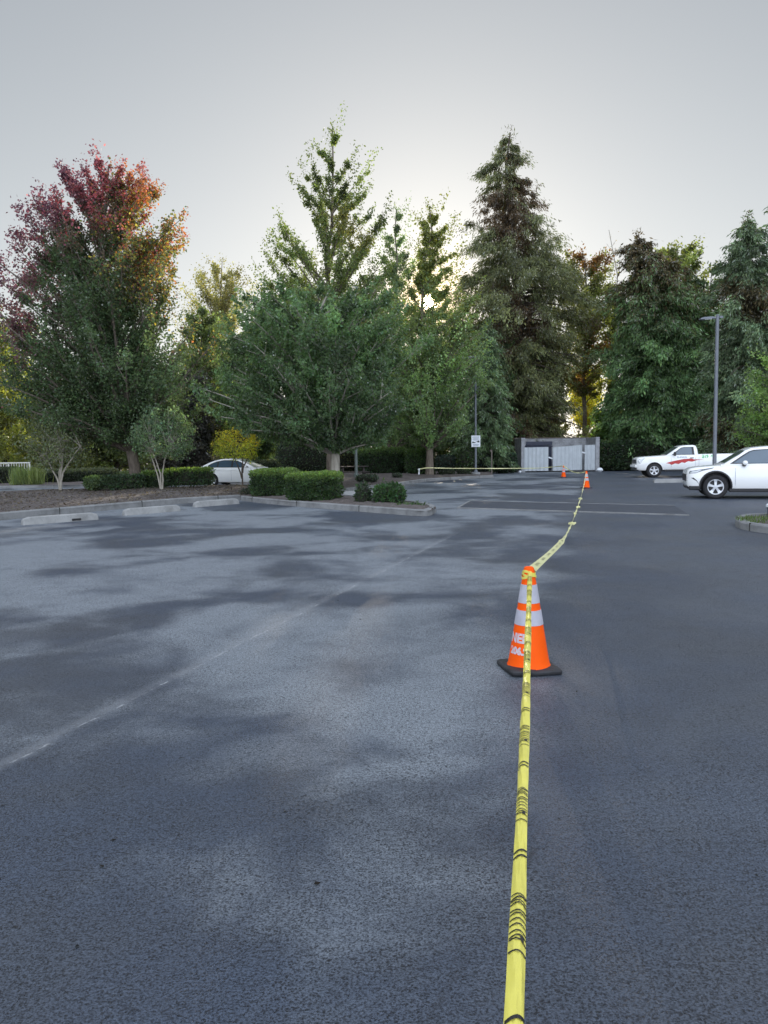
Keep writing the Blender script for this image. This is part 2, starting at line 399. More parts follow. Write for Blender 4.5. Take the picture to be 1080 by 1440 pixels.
def kerb(name, pts, side, h=0.16, w=0.16, mat='concrete'):
    p = np.asarray([q[:2] for q in chaikin(pts, 2)]); n = len(p); V = []
    for i in range(n):
        t = p[min(i + 1, n - 1)] - p[max(i - 1, 0)]; t /= np.linalg.norm(t); nr = np.array([-t[1], t[0]]) * side
        for (a, z) in ((0, -0.02), (0.005, h - 0.03), (0.03, h), (w, h), (w, -0.02)):
            q = p[i] + nr * a; V.append((q[0], q[1], z))
    F = [(i * 5 + k, (i + 1) * 5 + k, (i + 1) * 5 + k + 1, i * 5 + k + 1) for i in range(n - 1) for k in range(4)]
    F += [(4, 3, 2, 1, 0), tuple((n - 1) * 5 + k for k in range(5))]
    mb = MB().add(V, F); s = np.r_[0, np.cumsum(np.linalg.norm(np.diff(p, axis=0), axis=1))]; d_ = 1.3
    while d_ < s[-1] - .3:
        i = int(np.searchsorted(s, d_)); t = p[i] - p[i - 1]; t /= np.linalg.norm(t); c = p[i - 1] + t * (d_ - s[i - 1]); nr = np.array([-t[1], t[0]]) * side
        c = c + nr * (w / 2 - .001); mb.box((c[0], c[1], h / 2 - .008), (.014, w + .006, h + .02), math.atan2(t[1], t[0]), 1); d_ += 3.05
    o = mb.build(name, [MT[mat], MT['core']]); tag(o, kind='structure'); return o
F1 = [G(-120, 746), G(0, 731.5), G(148, 718), G(250, 708.5), G(338, 703.5)]
B1 = [G(-120, 700), G(0, 695), G(60, 692), G(200, 689), G(330, 688), G(398, 689)]
bed('mulch_bed', F1, B1, lambda u: (0.05 + 0.15 * u) * min(1, (1 - u) / .14 + .12))
FP = [G(338, 703.5), G(352, 706), G(400, 711), G(480, 717.5), G(560, 724), G(592, 726.3), G(606, 725.5), G(613, 721.5)]
BP = [G(398, 689), G(440, 698), G(500, 703), G(560, 709), G(595, 713.5), G(609, 717), G(613, 721.5)]
bed('planting_bed', FP, BP, lambda u: 0.06 * (1 - u), nv=14)
kerb('kerb', F1, 1, 0.19); kerb('kerb', FP[:-1] + [G(613, 720.5)], 1); kerb('kerb', BP[:-1] + [G(613.5, 720)], -1)
kerb('kerb', B1, -1, 0.12)
F2 = [G(420, 703), G(484, 692), G(540, 686), G(585, 679.5), G(599, 677), G(640, 674.5), G(694, 671.5)]
B2 = [np.array([-9, 60.5]), np.array([-6, 61]), np.array([-3, 62]), np.array([1, 62]), np.array([4, 62]), np.array([8.5, 62])]
bed('rear_mulch_bed', F2, B2, lambda u: 0.28 * (1 - u) + 0.04, nv=30)
kerb('kerb', F2, 1, 0.16)
# strip of planting along the far left road and beyond the lot
F3 = [G(-140, 690), G(0, 687.0), G(90, 685.8), G(200, 683.5), G(330, 679)]
B3 = [np.array([-52, 62]), np.array([-36, 62]), np.array([-24, 62]), np.array([-18, 62]), np.array([-11, 62])]
bed('verge', F3, B3, lambda u: 0.06, nu=50, nv=20)
kerb('kerb', F3, 1, 0.14)
# grassed island on the right
FI = [G(1130, 757), G(1080, 750.5), G(1053, 747), G(1038, 743), G(1032, 738.5), G(1040, 733), G(1062, 731), G(1130, 731)]
kerb('kerb', FI, -1, 0.15)
FI2 = [G(1130, 756), G(1080, 749.5), G(1053, 746), G(1040, 742.5), G(1034, 738.7)]
BI2 = [G(1130, 732), G(1080, 732), G(1062, 732), G(1045, 733.5), G(1036, 738)]
bed('soil_bed', FI2, BI2, lambda u: 0.02, base=0.11, nu=24, nv=8)
# slab of newer asphalt; light on its raised lip painted as pale edges
A_, B_, C_, D_ = G(644, 715), G(969, 725.3), G(948, 711.8), G(661, 705.4)
V = [(*p[:2], z) for z in (0.0, 0.022) for p in (A_, B_, C_, D_)]
tag(MB().add(V, [(4, 5, 6, 7), (0, 1, 5, 4), (1, 2, 6, 5), (2, 3, 7, 6), (3, 0, 4, 7)]).build('asphalt_patch', MT['patch']), kind='structure')
mb = MB()
for a, b in ((A_, B_), (D_, C_), (A_, D_)):
    a = np.array(a); b = np.array(b); m_ = (a + b) / 2; d_ = b - a
    mb.box((m_[0], m_[1], 0.015), (np.linalg.norm(d_[:2]), 0.06, 0.034), math.atan2(d_[1], d_[0]))
tag(mb.build('patch_edging', MT['concrete']), kind='structure')

# wheel stops
def wheel_stop(px_l, py_l, yaw, label, L=1.83, group='concrete wheel stops along the kerb of the left bed'):
    mb = MB(); n = 8; sec = [(-0.11, 0), (-0.075, 0.125), (-0.05, 0.145), (0.05, 0.145), (0.075, 0.125), (0.11, 0)]
    V = []
    for i, (x, k) in enumerate([(0, 0.0), (0.03, 0.55), (0.16, 1.0), (L / 2 - .25, 1), (L / 2 - .2, 1), (L - 0.16, 1.0), (L - 0.03, 0.55), (L, 0.0)]):
        for (y, z) in sec: V.append((x, y * (0.75 + 0.25 * k), 0.045 * (z > 0) + z * (0.4 + 0.6 * k) * (1 if z > 0 else 0) - 0.01))
    F = [(i * 6 + k, (i + 1) * 6 + k, (i + 1) * 6 + (k + 1) % 6, i * 6 + (k + 1) % 6) for i in range(7) for k in range(6)]
    F += [tuple(range(6))[::-1], tuple(42 + k for k in range(6))]
    mb.add(V, F); g_ = G(px_l, py_l)
    o = mb.build('wheel_stop', MT['stopconcrete'], bevel=0.012); o.location = (g_[0], g_[1], 0); o.rotation_euler = (0, 0, yaw)
    return tag(o, label, 'wheel stop', group)
ws = wheel_stop(31, 738.5, R(49), 'nearest concrete wheel stop at the far left, with a dark chipped hole')
mb = MB(); mb.box((1.25, -0.09, 0.045), (0.22, 0.05, 0.05)); mb.build('chipped_hole', MT['black'], ws)
wheel_stop(174, 725, R(55), 'middle concrete wheel stop of the row along the mulch bed')
wheel_stop(273, 713.5, R(56), 'concrete wheel stop nearest the corner of the hedged planting bed')
wheel_stop(482, 697.5, R(25), 'concrete wheel stop behind the hedged planting bed', 1.5, None)
wheel_stop(919, 679.0, R(2), 'long low concrete wheel stop on the asphalt before the pickup', 2.4, None)

# ------------------------------------------------------------------ plants
def rand_unit(g, n):
    return unit(g.normal(size=(n, 3)))
def cvar(g, base, n, amt):
    """n colours around a base: brightness and hue drift"""
    base = np.asarray(base, float); k = np.exp(g.normal(0, amt, (n, 1))); h = g.normal(0, amt * 0.35, (n, 1))
    c = base[None] * k; c[:, :1] *= 1 + h; c[:, 2:] *= 1 - h; return c
def branches_mesh(name, segs, mat, parent):
    mb = MB()
    for pts, rad, n in segs: mb.tube(pts, rad, n)
    return mb.build(name, mat, parent, smooth=True)
SUNDIR = unit(ray(603, 425))
def keep_gap(pos_world, rad=0.50):
    """leaves leave the little opening the low sun comes through"""
    d = pos_world - CAM; t = d @ SUNDIR; q = d - t[:, None] * SUNDIR
    n_ = np.linalg.norm(q, axis=1); return (n_ > rad * np.random.default_rng(len(n_)).uniform(.35, 1.5, len(n_))) | (t < 5)

def tree(name, label, cat, px, D, z0, env, col, seed, n_limb=90, n_sub=7, n_leaf=20, leaf=(0.15, 0.10), style='up', el=45, r0=0.2,
         bark='bark', sub_len=0.33, spread=0.16, clump=0.28, vary=0.18, colfn=None, group=None, zlow=None, mat='leaf', lead=0.9, fill=0.62,
         trunk_px=None, dens=None, depth=1.0, limb_draw=1.0, sink=0.3, weep=0.35):
    g = np.random.default_rng(seed); n_leaf = int(n_leaf * 2.5); n_limb = int(n_limb * 1.25); col = (col[0] * 2.3, col[1] * 2.25, col[2] * 1.8); leaf = (leaf[0] * .80, leaf[1] * .80)
    base = P(px, 640, D); base[2] = z0
    root = thing(name, label, cat, base, 0, group)
    e = []
    for (py, l, r) in sorted(env, key=lambda q: -q[0]):
        a = P(l, py, D); b = P(r, py, D); e.append(((a[2] + b[2]) / 2 - z0, (a[0] + b[0]) / 2 - base[0], max(0.05, abs(b[0] - a[0]) / 2)))
    e = np.array(e); Z, CX, RR = e[:, 0], e[:, 1], e[:, 2]; H = Z[-1]; zb = Z[0]
    cx = lambda z: np.interp(z, Z, CX); rr = lambda z: np.interp(z, Z, RR)
    # trunk
    n = 12; tz = np.linspace(-sink, H * 0.985, n); w = np.clip(tz / H, 0, 1)
    tx = cx(np.maximum(tz, zb)) * np.clip(w * 1.3, 0, 1) ** 1.2; ty = np.zeros(n)
    tx[1:-1] += g.normal(0, 0.012 * H * 0.3, n - 2); ty[1:-1] += g.normal(0, 0.012 * H * 0.3, n - 2)
    if trunk_px:
        tp = np.array([[P(a, b, D)[0] - base[0], P(a, b, D)[2] - z0] for a, b in trunk_px]); tp = tp[np.argsort(tp[:, 1])]
        k = tz <= tp[-1, 1]; tx[k] = np.interp(tz[k], tp[:, 1], tp[:, 0])
    T = np.stack([tx, ty, tz], 1); trad = r0 * (1 - 0.95 * np.clip(tz / H, 0, 1)) ** 0.9 + 0.012
    trad[0] *= 1.35
    segs = [(T, trad, 10)]
    trunk_at = lambda z: np.array([np.interp(z, tz, T[:, i]) for i in range(3)])
    # limbs
    zs = np.linspace(zb, H * 0.97, 200); wt = rr(zs) ** 1.2 + 0.12
    if dens is not None: wt = wt * np.interp(zs / H, [d[0] for d in dens], [d[1] for d in dens])
    cw = np.cumsum(wt); cw /= cw[-1]
    tw_p, tw_d, tw_l, tw_c = [], [], [], []
    for i in range(n_limb):
        z = np.interp((i + g.random()) / n_limb, cw, zs); az = i * 2.39996 + g.normal(0, 0.35)
        lump = 0.86 + 0.16 * math.sin(3 * az + z * 1.3 + seed) + g.normal(0, 0.08)
        rad = rr(z) * (fill + (1 - fill) * g.random() ** 0.6) * lump
        end = np.array([cx(z) + rad * math.cos(az), rad * math.sin(az) * depth, z])
        if style == 'up':
            za = max(zb * 0.75 if zb > 1 else 0.15 * H, z - rad * math.tan(R(el)) * g.uniform(0.7, 1.15)); za = min(za, z - 0.02 * H)
        else:
            za = min(H * 0.97, z + rad * math.tan(R(el)) * g.uniform(0.5, 1.2))
        a = trunk_at(max(za, 0.02)); mid = (a + end) / 2 + np.array([0, 0, (0.12 if style == 'up' else 0.10) * rad]) + g.normal(0, 0.05 * rad + 0.01, 3)
        t = np.linspace(0, 1, 6)[:, None]; Bz = (1 - t) ** 2 * a + 2 * t * (1 - t) * mid + t ** 2 * end
        lr = max(0.012, np.interp(za, tz, trad) * 0.42)
        if i < n_limb * limb_draw: segs.append((Bz, np.linspace(lr, 0.012, 6), 5))
        tan = unit(end - mid); L = np.linalg.norm(end - a)
        cc = math.exp(g.normal(0, clump))
        m = n_sub
        ts = g.uniform(0.22, 1.0, m); pts = ((1 - ts) ** 2)[:, None] * a + (2 * ts * (1 - ts))[:, None] * mid + (ts ** 2)[:, None] * end
        up = np.array([0, 0, 0.45 if style == 'up' else -0.15])
        dr = unit(tan[None] * 0.7 + rand_unit(g, m) * np.array([1, 1, 0.6]) * 0.9 + up)
        ln = np.maximum(0.15, sub_len * rad * (1.15 - 0.6 * ts) * g.uniform(0.6, 1.3, m))
        lead_d = unit(tan + np.array([0, 0, 0.55 if style == 'up' else -0.05]))
        tw_p += [pts, end[None]]; tw_d += [dr, lead_d[None]]; tw_l += [ln, [lead * g.uniform(0.5, 1.1)]]; tw_c += [cc * np.exp(g.normal(0, clump * 0.5, m)), [cc]]
        if limb_draw >= 1:
            for k in range(0, m, 2): segs.append(([pts[k], pts[k] + dr[k] * ln[k]], [max(0.009, lr * .35), 0.006], 3))
    p = np.concatenate(tw_p); d = np.concatenate(tw_d); l = np.concatenate([np.asarray(x) for x in tw_l]); c = np.concatenate([np.asarray(x) for x in tw_c])
    p = np.concatenate([p, [[T[-1][0], 0, H * 0.96]]]); d = np.concatenate([d, [[0, 0, 1.0]]]); l = np.r_[l, 0.04 * H]; c = np.r_[c, 1]
    k = n_leaf; s = np.tile(np.linspace(0.05, 1.0, k), len(p)) + g.normal(0, 0.05, len(p) * k)
    p2, d2, l2, c2 = (np.repeat(x, k, 0) for x in (p, d, l, c))
    pos = p2 + d2 * (l2 * s)[:, None] + g.normal(0, 1, p2.shape) * (spread * np.minimum(1, 0.35 + l2 * 0.6))[:, None]
    nn = len(pos)
    if style == 'up':
        ax = unit(d2 * 0.5 + rand_unit(g, nn) + np.array([0, 0, -weep])); nr = unit(rand_unit(g, nn) + np.array([0, 0, 0.8]))
        Ls = leaf[0] * g.uniform(0.65, 1.25, nn)
    else:
        ax = unit(d2 * 0.9 + rand_unit(g, nn) * 0.7 + np.array([0, 0, -weep])); nr = unit(rand_unit(g, nn) + np.array([0, 0, 0.5]))
        Ls = leaf[0] * g.uniform(0.5, 1.4, nn)
    Ws = Ls * leaf[1] / leaf[0]
    fc = cvar(g, col, nn, vary) * c2[:, None]
    if colfn is not None: fc = colfn(g, pos, cx, rr, H, zb, fc, c2)
    ok = keep_gap(pos + base) & (pos[:, 2] > 0.03)
    pos, ax, nr, Ls, Ws, fc = pos[ok], ax[ok], nr[ok], Ls[ok], Ws[ok], fc[ok]
    V, F = quads(pos, ax, nr, Ls, Ws)
    branches_mesh('trunk', segs, MT[bark], root)
    raw_mesh('crown', V, F, MT[mat], root, np.clip(fc, 0.004, 0.7))
    return root

def maple_colours(g, pos, cx, rr, H, zb, fc, c2):
    x = (pos[:, 0] - cx(pos[:, 2])) / np.maximum(rr(pos[:, 2]), .3); z = (pos[:, 2] - zb) / (H - zb)
    rad = np.sqrt(x ** 2 + (pos[:, 1] / np.maximum(rr(pos[:, 2]), .3)) ** 2)
    wave = 0.09 * np.sin(pos[:, 0] * 1.1 + pos[:, 2] * .8) + 0.07 * np.sin(pos[:, 1] * 1.7 - pos[:, 2] * 1.3 + 1)
    turn = z * 1.0 + 0.26 * rad + g.normal(0, 0.10, len(x)) + wave + np.where(x < -0.30, 0.22, 0) + np.where(x > 0.35, 0.06, 0)
    green = cvar(g, (0.085, 0.14, 0.055), len(x), 0.2); brown = cvar(g, (0.15, 0.115, 0.075), len(x), 0.2)
    red = cvar(g, (0.38, 0.10, 0.115), len(x), 0.25); wine = cvar(g, (0.17, 0.07, 0.10), len(x), 0.25)
    orange = cvar(g, (0.50, 0.20, 0.06), len(x), 0.2); yellow = cvar(g, (0.36, 0.33, 0.06), len(x), 0.2)  # autumn orange and yellow, with backlight painted into the leaf colour
    xj = x + g.normal(0, .16, len(x)); out = green.copy()
    a = turn > 0.80; out[a] = np.where((xj < -0.2)[:, None], wine * .7 + .3 * brown, brown)[a]
    y = (xj > 0.30) & (turn > 0.84); out[y] = np.where((g.random(len(x)) < .4)[:, None], green * 1.3, yellow)[y]
    b = turn > 1.02; out[b] = np.where((xj < -0.2)[:, None], wine, np.where((xj > 0.50)[:, None], orange, red))[b]
    t = turn > 1.26; out[t] = np.where((xj > -.5)[:, None], cvar(g, (0.42, 0.165, 0.18), len(x), .25), wine)[t]
    return out * (0.6 + 0.4 * c2[:, None])
def top_tint(tint, start=0.75, soft=0.12):
    def fn(g, pos, cx, rr, H, zb, fc, c2):
        z = (pos[:, 2] - zb) / (H - zb) + g.normal(0, soft, len(pos)); k = np.clip((z - start) / 0.2, 0, 1)[:, None]
        return fc * (1 - k) + cvar(g, tint, len(pos), 0.2) * k
    return fn
def patches(tint, scale, thr, seed):
    ph = np.random.default_rng(seed).uniform(0, 6, 6)
    def fn(g, pos, cx, rr, H, zb, fc, c2):
        q = np.sin(pos[:, 0] * scale + ph[0]) + np.sin(pos[:, 2] * scale * 1.2 + ph[1]) + np.sin(pos[:, 1] * scale + ph[2]) + np.sin((pos[:, 0] + pos[:, 2]) * scale * 2 + ph[3]) * .6 + g.normal(0, .35, len(pos))
        k = (q > thr)[:, None]; return np.where(k, cvar(g, tint, len(pos), 0.2), fc)
    return fn

SG = (0.072, 0.112, 0.066)
tree('maple_tree', 'broad maple turning red and orange at its top, backlight painted into the orange, trunk behind the left mulch bed', 'tree', 192, 32, 0.15,
     [(226, 138, 165), (242, 112, 196), (264, 88, 222), (292, 58, 242), (322, 28, 258), (362, 2, 270), (420, -25, 272), (480, -30, 288), (540, -12, 292), (575, 12, 290), (600, 40, 278), (618, 90, 258)],
     (0.06, 0.1, 0.04), 11, n_limb=210, n_sub=9, n_leaf=28, leaf=(0.14, 0.11), dens=[(0, 1), (.3, 1.35), (.6, 1), (.85, 1.7), (1, 2.6)], el=52, r0=0.24, spread=0.17, colfn=maple_colours, mat='redleaf', lead=0.75, sub_len=0.27,
     trunk_px=[(191, 690), (189, 660), (184, 630), (178, 600), (165, 540)], fill=0.62, zlow=0)
tree('sweetgum_tree', 'dense dome crowned dark green tree with pale trunk behind the clipped hedge blocks', 'tree', 471, 31, 0.2,
     [(402, 440, 490), (415, 385, 540), (432, 330, 572), (455, 298, 588), (500, 278, 596), (550, 280, 594), (590, 292, 584), (610, 320, 560), (624, 400, 535)],
     (0.052, 0.084, 0.052), 12, n_limb=165, n_sub=9, n_leaf=24, leaf=(0.17, 0.10), el=38, r0=0.20, bark='bark_pale', spread=0.12, lead=0.7, sub_len=0.25, weep=0.8,
     trunk_px=[(471, 690), (471.5, 640), (472, 600), (470, 500)], fill=0.6)
tree('sweetgum_tree', 'tallest spiky yellow green tree, rising behind the dense dome crowned one', 'tree', 466, 41, 0.1,
     [(172, 465, 471), (200, 447, 486), (230, 420, 508), (260, 410, 522), (290, 400, 542), (340, 368, 560), (390, 345, 570), (430, 335, 580), (480, 340, 585), (560, 380, 560)],
     (0.070, 0.092, 0.040), 112, n_limb=120, n_sub=9, n_leaf=24, leaf=(0.17, 0.10), el=52, r0=0.20, bark='bark', spread=0.13, lead=1.4, sub_len=0.28, weep=0.8,
     dens=[(0, .9), (.5, 1.2), (.7, .9), (1, .9)], fill=0.62, colfn=patches((0.17, 0.17, 0.045), 0.8, 1.2, 3))
tree('sweetgum_tree', 'spired green tree with slim trunk in the rear bed, left of the sign pole', 'tree', 604, 48, 0.1,
     [(284, 601, 606), (312, 584, 628), (345, 575, 640), (400, 562, 655), (450, 545, 680), (500, 525, 695), (560, 518, 675), (600, 530, 660), (620, 570, 640)],
     (0.085, 0.125, 0.075), 13, n_limb=125, n_sub=8, n_leaf=22, leaf=(0.2, 0.12), el=48, r0=0.22, bark='bark', spread=0.16, lead=1.5, sub_len=0.28, weep=0.8,
     trunk_px=[(604, 675), (604.5, 640), (604, 600), (598, 500), (593, 425), (598, 360)], dens=[(0, 1.2), (.5, 1.2), (.62, 1.0), (1, 1.3)], fill=0.45, colfn=top_tint((0.20, 0.22, 0.06), 0.45, 0.16))
tree('sweetgum_tree', 'grey green slender tree rising just right of the tallest spired tree', 'tree', 548, 57, 0,
     [(288, 553, 562), (330, 538, 575), (380, 525, 590), (450, 512, 600), (550, 505, 610), (620, 515, 600)],
     (0.075, 0.105, 0.07), 14, n_limb=75, n_sub=7, n_leaf=20, leaf=(0.22, 0.12), el=52, r0=0.2, spread=0.2, lead=1.6, weep=0.8, fill=0.5)
tree('cedar_tree', 'small dark blue green cedar behind the sign pole', 'tree', 686, 57, 0,
     [(452, 683, 690), (480, 668, 700), (530, 655, 706), (590, 648, 715), (650, 645, 718)],
     (0.055, 0.085, 0.05), 15, n_limb=100, n_sub=8, n_leaf=20, leaf=(0.34, 0.09), style='down', el=15, r0=0.2, bark='bark_dark', spread=0.16, mat='needle', weep=0.7, fill=0.6)
tree('cedar_tree', 'tallest dark conifer with a ragged rounded tip, behind the gated enclosure', 'tree', 722, 67, 0,
     [(179, 711, 722), (190, 703, 733), (205, 700, 738), (232, 676, 750), (255, 672, 756), (290, 672, 762), (320, 656, 780), (360, 642, 803), (400, 632, 826), (450, 628, 842), (500, 645, 822), (560, 648, 815), (640, 652, 822)],
     (0.058, 0.066, 0.034), 16, n_limb=270, n_sub=10, n_leaf=22, leaf=(0.36, 0.085), style='down', el=14, r0=0.55, bark='bark_dark', spread=0.24, mat='needle', weep=0.6, fill=0.55, lead=1.3,
     colfn=patches((0.11, 0.075, 0.04), 0.55, 1.7, 8), limb_draw=0.6, sub_len=0.24)
tree('alder_tree', 'open airy tree with sky gaps and rusty leaves, right of the tallest conifer', 'tree', 822, 74, 0,
     [(348, 805, 830), (365, 785, 860), (400, 778, 872), (450, 772, 878), (520, 778, 868), (552, 795, 850)],
     (0.085, 0.095, 0.04), 17, n_limb=90, n_sub=6, n_leaf=14, leaf=(0.30, 0.2), el=34, r0=0.25, spread=0.3, fill=0.4, colfn=patches((0.20, 0.10, 0.035), 0.5, 0.9, 2), sub_len=0.3)
tree('hemlock_tree', 'broad dark conifer with a browned top, behind the pickup', 'tree', 905, 64, 0,
     [(325, 893, 901), (342, 878, 915), (375, 862, 960), (420, 855, 992), (470, 852, 1000), (530, 848, 1008), (590, 843, 1015), (655, 840, 1020)],
     (0.05, 0.088, 0.042), 18, n_limb=240, n_sub=9, n_leaf=20, leaf=(0.42, 0.13), style='down', el=12, r0=0.4, bark='bark_dark', spread=0.26, mat='needle', weep=0.55, fill=0.55,
     colfn=top_tint((0.11, 0.085, 0.042), 0.62, 0.12), limb_draw=0.5, sub_len=0.26)
tree('maple_tree', 'olive arching tree with layered sprays, behind and right of the brown topped conifer', 'tree', 960, 70, 0,
     [(338, 935, 975), (355, 915, 988), (390, 905, 995), (440, 900, 1005), (520, 900, 1010), (600, 910, 1005)],
     (0.085, 0.10, 0.042), 19, n_limb=125, n_sub=7, n_leaf=15, leaf=(0.32, 0.22), el=35, r0=0.25, spread=0.28, fill=0.5)
tree('spruce_tree', 'blue green spruce at the right edge, behind the lamp post', 'tree', 1058, 54, 0,
     [(298, 1046, 1056), (330, 1028, 1075), (370, 1015, 1088), (420, 1004, 1105), (480, 998, 1120), (560, 992, 1130), (655, 985, 1135)],
     (0.055, 0.08, 0.052), 20, n_limb=200, n_sub=9, n_leaf=20, leaf=(0.36, 0.10), style='down', el=14, r0=0.35, bark='bark_dark', spread=0.22, mat='needle', weep=0.5, fill=0.5,
     colfn=patches((0.10, 0.085, 0.04), 0.6, 1.9, 12), limb_draw=0.5)
tree('spruce_tree', 'tall spruce cut off by the right edge of the photo', 'tree', 1118, 60, 0,
     [(215, 1112, 1122), (300, 1085, 1150), (400, 1065, 1175), (520, 1050, 1190), (655, 1045, 1200)],
     (0.045, 0.07, 0.055), 21, n_limb=120, n_sub=7, n_leaf=13, leaf=(0.5, 0.18), style='down', el=14, r0=0.35, bark='bark_dark', spread=0.25, mat='needle', weep=0.5, limb_draw=0.5)
tree('maple_tree', 'low bright green tree reaching in from the right edge above the white car', 'tree', 1112, 44, 0,
     [(490, 1095, 1125), (520, 1068, 1150), (560, 1050, 1165), (600, 1042, 1175), (628, 1060, 1160)],
     (0.075, 0.115, 0.05), 22, n_limb=60, n_sub=7, n_leaf=18, leaf=(0.2, 0.13), el=30, r0=0.15, spread=0.2)
tree('poplar_tree', 'pale thinly leaved tree far behind, between the maple and the spired tree', 'tree', 312, 78, 0,
     [(362, 296, 330), (378, 274, 348), (410, 256, 362), (470, 244, 374), (560, 244, 374), (640, 262, 362)],
     (0.12, 0.115, 0.06), 23, n_limb=130, n_sub=7, n_leaf=18, leaf=(0.26, 0.16), el=55, r0=0.22, spread=0.3, fill=0.35)
tree('dead_tree', 'bare grey dead snag leaning beside the brown topped conifer', 'tree', 866, 71, 0,
     [(318, 848, 862), (360, 852, 878), (420, 858, 880)], (0.14, 0.11, 0.08), 24, n_limb=16, n_sub=4, n_leaf=1, leaf=(0.12, 0.05), el=60, r0=0.13, bark='bark_pale', spread=0.05, lead=0.8)
# background growth closing the view under the crowns
def backfill(label, px, D, env, col, seed, leaf=(0.30, 0.19), n=70, name='shade_tree', k=15, colfn=None, style='up', el=38):
    return tree(name, label, 'tree', px, D, 0, env, col, seed, n_limb=n, n_sub=7, n_leaf=k, leaf=leaf, el=el, style=style, r0=0.16, spread=0.3, bark='bark_dark', limb_draw=0.6, fill=0.5,
                colfn=colfn, group='trees filling the background')
backfill('yellow green sunlit tree at the left edge, behind the white railing', 8, 60, [(455, -25, 30), (490, -60, 60), (540, -70, 66), (600, -70, 70), (655, -70, 70)], (0.13, 0.14, 0.035), 31)
backfill('olive green bushy tree behind the white stemmed shrub tree', 78, 56, [(540, 50, 110), (570, 25, 135), (620, 20, 140), (658, 20, 140)], (0.085, 0.10, 0.035), 32)
backfill('dark bushy tree low behind the maple trunk', 165, 58, [(500, 120, 210), (560, 105, 230), (620, 105, 235), (662, 105, 235)], (0.055, 0.07, 0.03), 33)
backfill('almost black purple leaved tree behind the white sedan', 262, 55, [(520, 235, 290), (560, 215, 312), (610, 215, 315), (668, 220, 315)], (0.026, 0.026, 0.028), 34)
backfill('dark green tree behind the golden maple and the sedan', 350, 57, [(470, 320, 390), (520, 300, 410), (600, 300, 412), (665, 305, 405)], (0.05, 0.08, 0.045), 35)
backfill('olive leafed tree between the maple and the spired tree, before the pale one', 283, 60, [(432, 270, 298), (460, 250, 318), (520, 240, 325), (600, 240, 325), (655, 245, 322)], (0.05, 0.068, 0.032), 46)
backfill('dark green tree low behind the pale trunk', 470, 60, [(470, 420, 520), (540, 405, 540), (610, 405, 545), (662, 405, 545)], (0.045, 0.07, 0.04), 36)
backfill('dark green tree low behind the rear hedge', 585, 63, [(480, 540, 630), (540, 525, 645), (610, 525, 650), (662, 525, 650)], (0.04, 0.06, 0.036), 37)
backfill('dark drooping tree left of the gated enclosure', 690, 66, [(480, 650, 725), (540, 635, 740), (610, 635, 745), (662, 635, 745)], (0.045, 0.075, 0.04), 38)
backfill('olive tree filling the gap left of the tallest conifer', 648, 63, [(425, 640, 660), (450, 620, 680), (500, 605, 695), (570, 605, 700), (650, 610, 695)], (0.06, 0.075, 0.035), 45)
backfill('dark brownish tree above the middle of the enclosure', 770, 71, [(470, 730, 795), (530, 715, 802), (600, 715, 802), (662, 715, 815)], (0.05, 0.05, 0.03), 39)
backfill('dark green leafy tree joining the tallest conifer and the brown topped one', 852, 76, [(395, 850, 868), (430, 844, 880), (500, 848, 885), (600, 850, 888)], (0.055, 0.075, 0.035), 47, n=45)
backfill('bright yellow sunlit tree glimpsed through the gap right of the enclosure', 822, 90, [(515, 810, 834), (535, 798, 846), (570, 798, 846), (595, 802, 842)], (0.32, 0.27, 0.03), 40, n=50)
backfill('dark ivy covered tree just right of the enclosure', 862, 68, [(578, 835, 890), (605, 828, 905), (640, 828, 905), (664, 828, 905)], (0.045, 0.08, 0.03), 41)
backfill('dark green tree filling the gap behind the lamp post', 1000, 66, [(372, 985, 1018), (400, 970, 1030), (440, 960, 1038), (500, 952, 1045), (600, 955, 1045), (658, 955, 1045)], (0.035, 0.055, 0.035), 42)
backfill('shadowed tree at the far left edge, behind the maple', -40, 50, [(430, -70, 0), (500, -95, 15), (580, -95, 20), (655, -95, 15)], (0.08, 0.09, 0.03), 43)

g = np.random.default_rng(44); n = 60000
x = g.uniform(-75, 75, n); D_ = g.uniform(84, 98, n); hz = 6.5 + 2.0 * np.sin(x * .21) + 1.2 * np.sin(x * .63 + 1)
z = hz * g.random(n) ** .8; keep = ~((np.abs(x - 22.5) < 2.2) & (z > 3.0)); x, D_, z = x[keep], D_[keep], z[keep]; n = len(x)
V, F = quads(np.stack([x, D_, z], 1), rand_unit(g, n), rand_unit(g, n), g.uniform(.35, .8, n), g.uniform(.25, .5, n))
tag(raw_mesh('far_wood', V, F, MT['leaf'], None, cvar(g, (0.07, 0.085, 0.035), n, .3)), 'dim far wood closing the view low behind all the trees', 'far wood', None, 'stuff')
